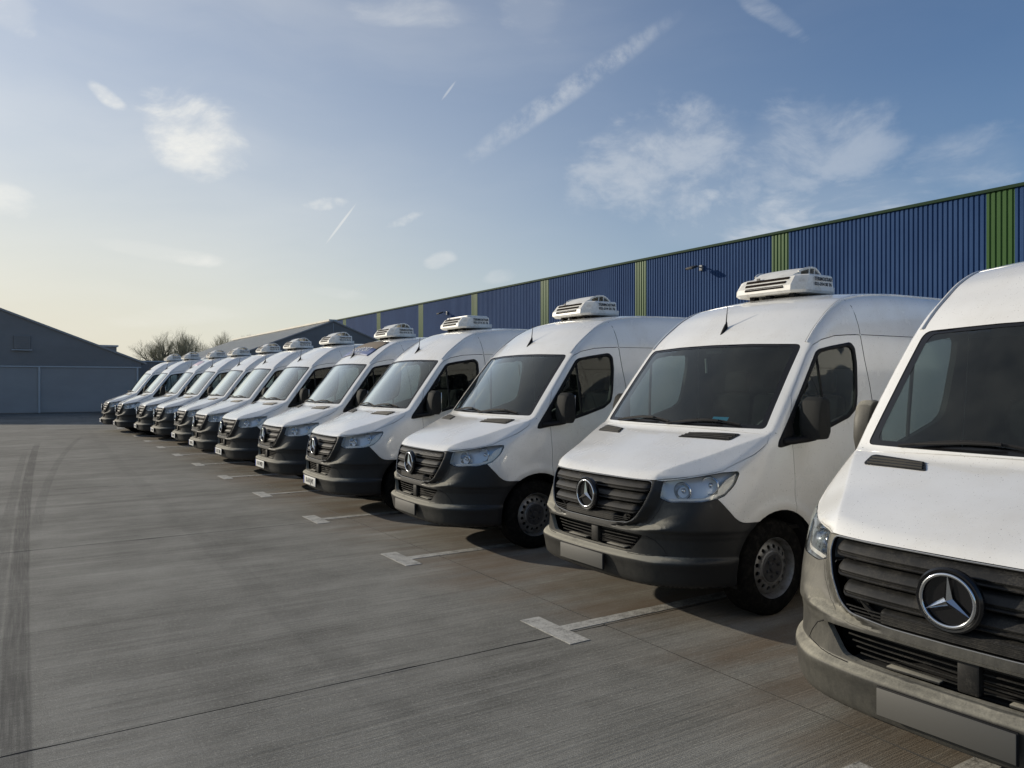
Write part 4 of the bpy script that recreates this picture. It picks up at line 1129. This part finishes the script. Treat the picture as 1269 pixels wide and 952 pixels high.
# bay markings: worn white T heads with their stems
m = mat('worn_road_paint', (.62,.61,.56), .7); q, b = nodes(m); geo = q.n('ShaderNodeNewGeometry').outputs['Position']
n1 = q.noise(geo, 9., 7, .75); n2 = q.noise(q.map(geo, (2,60.,1)), 1.5, 4, .6); n3 = q.noise(geo, 120., 2, .6)
w = q.m('ADD', q.m('MULTIPLY', n1, .5), q.m('ADD', q.m('MULTIPLY', n2, .3), q.m('MULTIPLY', n3, .35)))
sep = q.n('ShaderNodeSeparateXYZ'); q.link(geo, sep.inputs[0])
fade = q.ramp(sep.outputs[0], 3.2, 5.2, 0., .10)
w = q.m('ADD', w, fade)
q.link(q.mix(q.ramp(w, .52, .72), (.50,.49,.45), (.13,.125,.115)), b.inputs['Base Color']); bump(q, b, w, .5, .006)
M['roadpaint'] = m
def marking(k):
    bm = bmesh.new(); y0 = 4.622+2.546*k; r_ = random.Random(k)
    def slabp(x0, x1, ya_, yb2, z):
        n = max(2, int(max(x1-x0, yb2-ya_)/.05)); top = []; pts = []
        if x1-x0 > yb2-ya_:
            pts = [(x0+(x1-x0)*i/n, ya_+r_.uniform(-.002,.002)) for i in range(n+1)]+[(x1-(x1-x0)*i/n, yb2+r_.uniform(-.002,.002)) for i in range(n+1)]
        else:
            pts = [(x1+r_.uniform(-.002,.002), ya_+(yb2-ya_)*i/n) for i in range(n+1)]+[(x0+r_.uniform(-.002,.002), yb2-(yb2-ya_)*i/n) for i in range(n+1)]
        top = [bm.verts.new((x, y, z)) for x, y in pts]; bot = [bm.verts.new((x, y, .0005)) for x, y in pts]
        bm.faces.new(top); m_ = len(top)
        for i in range(m_): bm.faces.new((top[i], bot[i], bot[(i+1)%m_], top[(i+1)%m_]))
    slabp(3.022, 3.185, y0-.60, y0, .004)
    slabp(3.187, 5.6, y0-.375, y0-.26, .0035)
    bmesh.ops.recalc_face_normals(bm, faces=bm.faces)
    o = obj('bay_marking', bm, M['roadpaint'], kind='structure')
for k in range(-1, 12): marking(k)

# ------------------------------------------------------------------ blue ribbed warehouse behind the row
def sheet_mat(name, col, col2, rough=.45):
    m = mat(name, col, rough, 0, .25); q, b = nodes(m); geo = q.n('ShaderNodeNewGeometry').outputs['Position']
    q.link(q.mix(q.ramp(q.noise(q.map(geo, (1,.6,.25)), .9, 6, .6), .35, .7), col, col2), b.inputs['Base Color']); return m
M['bluesheet'] = sheet_mat('blue_sheet', (.018,.054,.150), (.027,.069,.175), .8)
M['greensheet'] = sheet_mat('green_sheet', (.026,.082,.014), (.036,.102,.020))
M['greentrim'] = mat('green_trim', (.016,.040,.020), .7, 0, .15)
M['roofgrey'] = mat('roof_grey', (.24,.245,.25), .6)
WX, WH = 31.2, 9.05
wh = empty('warehouse', (WX, 40, 0), 'long warehouse clad in blue ribbed steel with narrow green stripes, behind the row of vans', 'warehouse')
def ribbed(ribs, y0, m_, nm):
    bm = bmesh.new(); p = .2; prof = []
    for i in range(ribs):
        yy = y0-i*p
        prof += [(0., yy), (0., yy-.105), (.034, yy-.13), (.034, yy-.178)]
    prof.append((0., y0-ribs*p))
    lo = [bm.verts.new((x, y, .35)) for x, y in prof]; hi = [bm.verts.new((x, y, WH-.06)) for x, y in prof]
    for i in range(len(prof)-1): bm.faces.new((lo[i], lo[i+1], hi[i+1], hi[i]))
    o = obj(nm, bm, m_, wh); o.location = (0, -40, 0); return o
for k in range(-3, 10):
    yt = 15.0+10.0*k
    ribbed(5, yt, M['greensheet'], 'green_panel'); ribbed(45, yt+9.0, M['bluesheet'], 'blue_panel')
bm = bmesh.new(); box(bm, (.0,20,WH), (.16,131,.13), bev=.01); o = obj('roof_trim', bm, M['greentrim'], wh, (0,0,0)); o.location = (0,-25.5,0)
bm = bmesh.new(); box(bm, (18.2,-5.5,4.45), (36,130.4,8.8)); obj('building_core', bm, M['roofgrey'], wh)
bm = bmesh.new(); box(bm, (-.02,-5.5,.17), (.12,131,.36)); obj('plinth', bm, M['roofgrey'], wh)
for y, z, dark in ((29.6, 7.95, 0), (59.2, 7.75, 0)):
    bm = bmesh.new(); tube(bm, [(-.02,0,.0),(-.35,.02,.08),(-.62,.05,.02)], .035, 6); box(bm, (-.05,0,0), (.1,.2,.3), bev=.01)
    fl = empty('floodlight', (WX-.02, y, z), ('larger floodlight on an arm, on the blue wall above the second and third nearest vans' if y < 40 else 'small floodlight on the blue wall above the van with the flat-topped roof unit'), 'floodlight', 'floodlights on the warehouse wall')
    obj('arm', bm, M['roofgrey'], fl, smooth=50)
    bm = bmesh.new(); box(bm, (-.72,.06,-.03), (.42,.50,.12), Matrix.Rotation(R(-20), 3, 'Y'), bev=.02); obj('lamp_head', bm, M['cap'], fl, smooth=40)

# ------------------------------------------------------------------ grey storage halls
def fabric(name, a, b_, rough=.75):
    m = mat(name, a, rough); q, b = nodes(m); oc = objco(q)
    q.link(q.mix(q.ramp(q.noise(q.map(oc, (.35,1,.8)), .8, 7, .65), .35, .7), a, b_), b.inputs['Base Color']); return m
M['hallwall'] = fabric('hall_wall', (.225,.205,.19), (.26,.24,.225))
M['halldoor'] = fabric('hall_door', (.34,.315,.295), (.38,.355,.335))
M['hallroof'] = fabric('hall_roof', (.58,.56,.50), (.68,.65,.58))
M['steelpost'] = mat('galvanised_post', (.42,.43,.44), .5, .4)
def hall(name, xc, half, y0, y1, eave, apex, lab, cat, doors, side=-1, group=None):
    h = empty(name, (xc, y0, 0), lab, cat, group); L = y1-y0; pr = (apex-eave)/half
    # gable wall facing the yard
    bm = bmesh.new(); out = [(-half,0),(half,0),(half,eave),(0,apex),(-half,eave)]
    A = [bm.verts.new((x, 0, z)) for x, z in out]; B = [bm.verts.new((x, L, z)) for x, z in out]
    bm.faces.new(A); bm.faces.new(B[::-1])
    for i in (1, 4): bm.faces.new((A[i], A[(i+1)%5], B[(i+1)%5], B[i]))
    bmesh.ops.recalc_face_normals(bm, faces=bm.faces); obj('wall', bm, M['hallwall'], h)
    # fascia band over the doors and verge trims
    bm = bmesh.new(); box(bm, (0,-.06,eave-.30), (half*2,.12,.07)); obj('lintel', bm, M['steelpost'], h)
    for s in (-1, 1):
        bm = bmesh.new(); ln = math.hypot(half+.3, (half+.3)*pr); 
        box(bm, (s*(half+.3)/2, -.04, (apex+eave)/2-.5*.3*pr+.05), (ln, .14, .10), Matrix.Rotation(s*math.atan(pr), 3, 'Y')); obj('verge', bm, M['halldoor'], h)
    # roof sheets: one panel per bay and side, with ribs down the slope
    nb = max(4, int(L/2.5)); w_ = L/nb
    for s in (-1, 1):
        me_ = None
        for k in range(nb):
            if me_ is None:
                bm = bmesh.new(); nr = 6; prof = []
                for i in range(nr):
                    y = w_*i/nr; prof += [(y, 0), (y+w_/nr*.68, 0), (y+w_/nr*.74, .06), (y+w_/nr*.94, .06)]
                prof.append((w_, 0))
                lo = [bm.verts.new((s*(half+.35), y, eave-.35*pr+.05+dz)) for y, dz in prof]; hi = [bm.verts.new((0, y, apex+.05+dz)) for y, dz in prof]
                for i in range(len(prof)-1): bm.faces.new((lo[i], lo[i+1], hi[i+1], hi[i]))
                me_ = bpy.data.meshes.new('roof_panel'); bm.to_mesh(me_); bm.free(); me_.materials.append(M['hallroof'])
            o = bpy.data.objects.new('roof_panel', me_); C.objects.link(o); o.parent = h; o.location = (0, w_*k, 0)
    bm = bmesh.new(); box(bm, (0,L/2,apex+.10), (.7,L,.14)); obj('ridge_cap', bm, M['hallroof'], h)
    for (x0, x1, top) in doors:
        bm = bmesh.new(); box(bm, ((x0+x1)/2,-.03,top/2+.03), (x1-x0-.06,.07,top-.06)); d = obj('sliding_door', bm, M['halldoor'], h)
        n = max(1, int((x1-x0)/1.4))
        bm = bmesh.new()
        for i in range(1, n): box(bm, (x0+(x1-x0)*i/n,-.068,top/2), (.03,.012,top-.1))
        if n > 1: obj('door_rib', bm, M['halldoor'], d)
    for x in sorted({d[0] for d in doors}|{d[1] for d in doors}):
        bm = bmesh.new(); box(bm, (x,-.10,eave/2-.15), (.10,.12,eave-.36), bev=.01); obj('door_post', bm, M['steelpost'], h)
    return h
h1 = hall('storage_hall', -2.9, 8.8, 49.8, 90, 2.9, 6.42, 'grey gabled hall with wide sliding doors at the far left end of the yard', 'hall', [(-8.6,-2.4,2.55),(-2.4,3.7,2.55),(3.7,8.6,2.55)], group='grey gabled storage halls')
bm = bmesh.new(); box(bm, (2.9,-.06,3.92), (.75,.10,.75), bev=.02)
for i in range(6): box(bm, (2.9,-.12,3.62+.12*i), (.66,.03,.03))
obj('gable_vent', bm, M['hallwall'], h1)
bm = bmesh.new(); box(bm, (2.9,-.12,3.50), (.95,.14,.05)); obj('vent_sill', bm, M['steelpost'], h1)
h2 = hall('storage_hall', 21.2, 9.7, 60.0, 94, 2.9, 6.65, 'grey gabled hall with a sunlit ribbed roof, between the vans and the blue warehouse', 'hall', [(-6,0,2.55),(0,6,2.55)], group='grey gabled storage halls')
bm = bmesh.new(); tube(bm, [(0,-.04,2.6),(0,-.04,6.5)], .03, 6); obj('gable_pole', bm, M['steelpost'], h2)
# low plant rooms beside the left hall
def hut(name, c, s, lab, cat, m_):
    h = empty(name, (c[0], c[1], 0), lab, cat)
    bm = bmesh.new(); box(bm, (0,0,c[2]+s[2]/2), s, bev=.02); obj('wall', bm, m_, h)
    bm = bmesh.new(); box(bm, (0,0,c[2]+s[2]+.05), (s[0]+.2,s[1]+.2,.1)); obj('roof', bm, M['steelpost'], h)
    bm = bmesh.new(); box(bm, (s[0]*.36,-s[1]/2-.03,c[2]+s[2]*.6), (s[0]*.22,.06,s[2]*.4)); obj('vent', bm, M['void'], h)
    return h
hut('plant_room', (3.4,58,0), (3.6,4,4.05), 'box shaped plant room rising just behind the right slope of the left hall roof', 'plant room', M['hallwall'])
hut('service_building', (8.9,64,0), (4.4,6,3.2), 'low flat-roofed building between the left hall and the far vans', 'building', M['hallwall'])
# the pale hall across the yard behind the camera, seen only in the glass of the vans
M['halldoor2'] = M['halldoor']
h3 = hall('storage_hall', 6, 30, -60, -44, 4.2, 7.5, 'long hall across the yard, mirrored in the side windows of the vans', 'hall', [(-24,-12,4.2),(-12,0,4.2),(0,12,4.2),(12,24,4.2)], group='grey gabled storage halls')
h3.rotation_euler = (0,0,math.pi); h3.location = (6,-44,0)

# ------------------------------------------------------------------ bare trees beyond the halls
M['bark'] = mat('twig_bark', (.15,.13,.095), .9); M['twig'] = mat('budding_twigs', (.27,.25,.16), .9)
def tree(x, y, H, spread, seed, lab):
    r_ = random.Random(seed); t = empty('bare_tree', (x, y, 0), lab, 'tree', 'bare trees beyond the halls')
    bt = bmesh.new(); bc = bmesh.new()
    def seg(bm, a, b_, ra, rb, n):
        d = (b_-a).normalized(); u = d.cross(Vector((.3,.2,1))).normalized(); v = d.cross(u)
        A = [bm.verts.new(a+(u*math.cos(q_)+v*math.sin(q_))*ra) for q_ in [2*math.pi*k/n for k in range(n)]]
        B = [bm.verts.new(b_+(u*math.cos(q_)+v*math.sin(q_))*rb) for q_ in [2*math.pi*k/n for k in range(n)]]
        for k in range(n): bm.faces.new((A[k], A[(k+1)%n], B[(k+1)%n], B[k]))
    def grow_(p, d, L, rad, lev):
        n = 3 if lev < 4 else 2; q_ = p; rad = rad if lev < 3 else rad*.62
        for k in range(n):
            d = (d + Vector((r_.uniform(-1,1), r_.uniform(-1,1), r_.uniform(-.5,.8)))*.16).normalized()
            e = q_ + d*(L/n); seg(bt if lev < 3 else bc, q_, e, rad*(1-.25*k/n), rad*(1-.25*(k+1)/n), 5 if lev < 3 else 3); q_ = e
            if lev < 5 and (k > 0 or lev > 0):
                for _ in range(1 if lev < 3 else 2 if r_.random() < .45 else 1):
                    dd = (d*r_.uniform(.5,.9) + Vector((r_.uniform(-1,1)*spread, r_.uniform(-1,1)*spread, r_.uniform(-.25,.9)))).normalized()
                    grow_(q_, dd, L*r_.uniform(.52,.74), rad*.58, lev+1)
        if lev < 5:
            for _ in range(2):
                dd = (d + Vector((r_.uniform(-1,1)*spread*.8, r_.uniform(-1,1)*spread*.8, r_.uniform(-.1,.6)))).normalized()
                grow_(q_, dd, L*r_.uniform(.55,.78), rad*.6, lev+1)
    for _ in range(3):
        grow_(Vector((r_.uniform(-.3,.3), r_.uniform(-.3,.3), 0)), Vector((r_.uniform(-.3,.3), r_.uniform(-.3,.3), 1)).normalized(), H*.30, H*.018, 0) if _ == 0 or spread > .8 else None
    zm = max(v_.co.z for v_ in bc.verts); k_ = H/zm
    for b_m in (bt, bc): b_m.transform(Matrix.Diagonal((k_,k_,k_,1)))
    obj('trunk', bt, M['bark'], t, smooth=60); obj('crown', bc, M['twig'], t, smooth=60)
    return t
for px_, d_, H_, sp, sd, lab in (
    (206, 120, 9.6, .95, 3, 'wide bare tree, the largest, at the left of the tree group'),
    (229, 124, 9.4, .75, 5, 'bare tree with a rounded top, right beside the widest one'),
    (247, 128, 10.4, .6, 9, 'narrower upright bare tree in the middle of the group'),
    (263, 135, 10.2, .7, 12, 'small bare tree just above the hall roof edge'),
    (276, 138, 10.6, .5, 17, 'rightmost and smallest bare tree peeping over the hall roof')):
    a = pix_dir(px_, 474); a = a/math.hypot(a.x, a.y); tree(a.x*d_, a.y*d_, H_, sp, sd, lab)
# far low hedge on the horizon
bm = bmesh.new(); r_ = random.Random(4)
for i in range(2600):
    x = r_.uniform(-140,60); y = 190+r_.uniform(-5,5); zz = r_.uniform(0,3.4)*(.6+.4*math.sin(x*.13)+.2*math.sin(x*.41)); s = r_.uniform(.3,.9)
    p = Vector((x,y,zz)); d1 = Vector((r_.uniform(-1,1),r_.uniform(-1,1),r_.uniform(-1,1))).normalized()*s; d2 = d1.cross(Vector((r_.uniform(-1,1),r_.uniform(-1,1),1))).normalized()*s
    bm.faces.new([bm.verts.new(p-d1), bm.verts.new(p+d2), bm.verts.new(p+d1), bm.verts.new(p-d2)])
obj('hedge', bm, mat('hedge_leaf', (.07,.075,.045), .9), kind='stuff')
print('objects', len(C.objects))
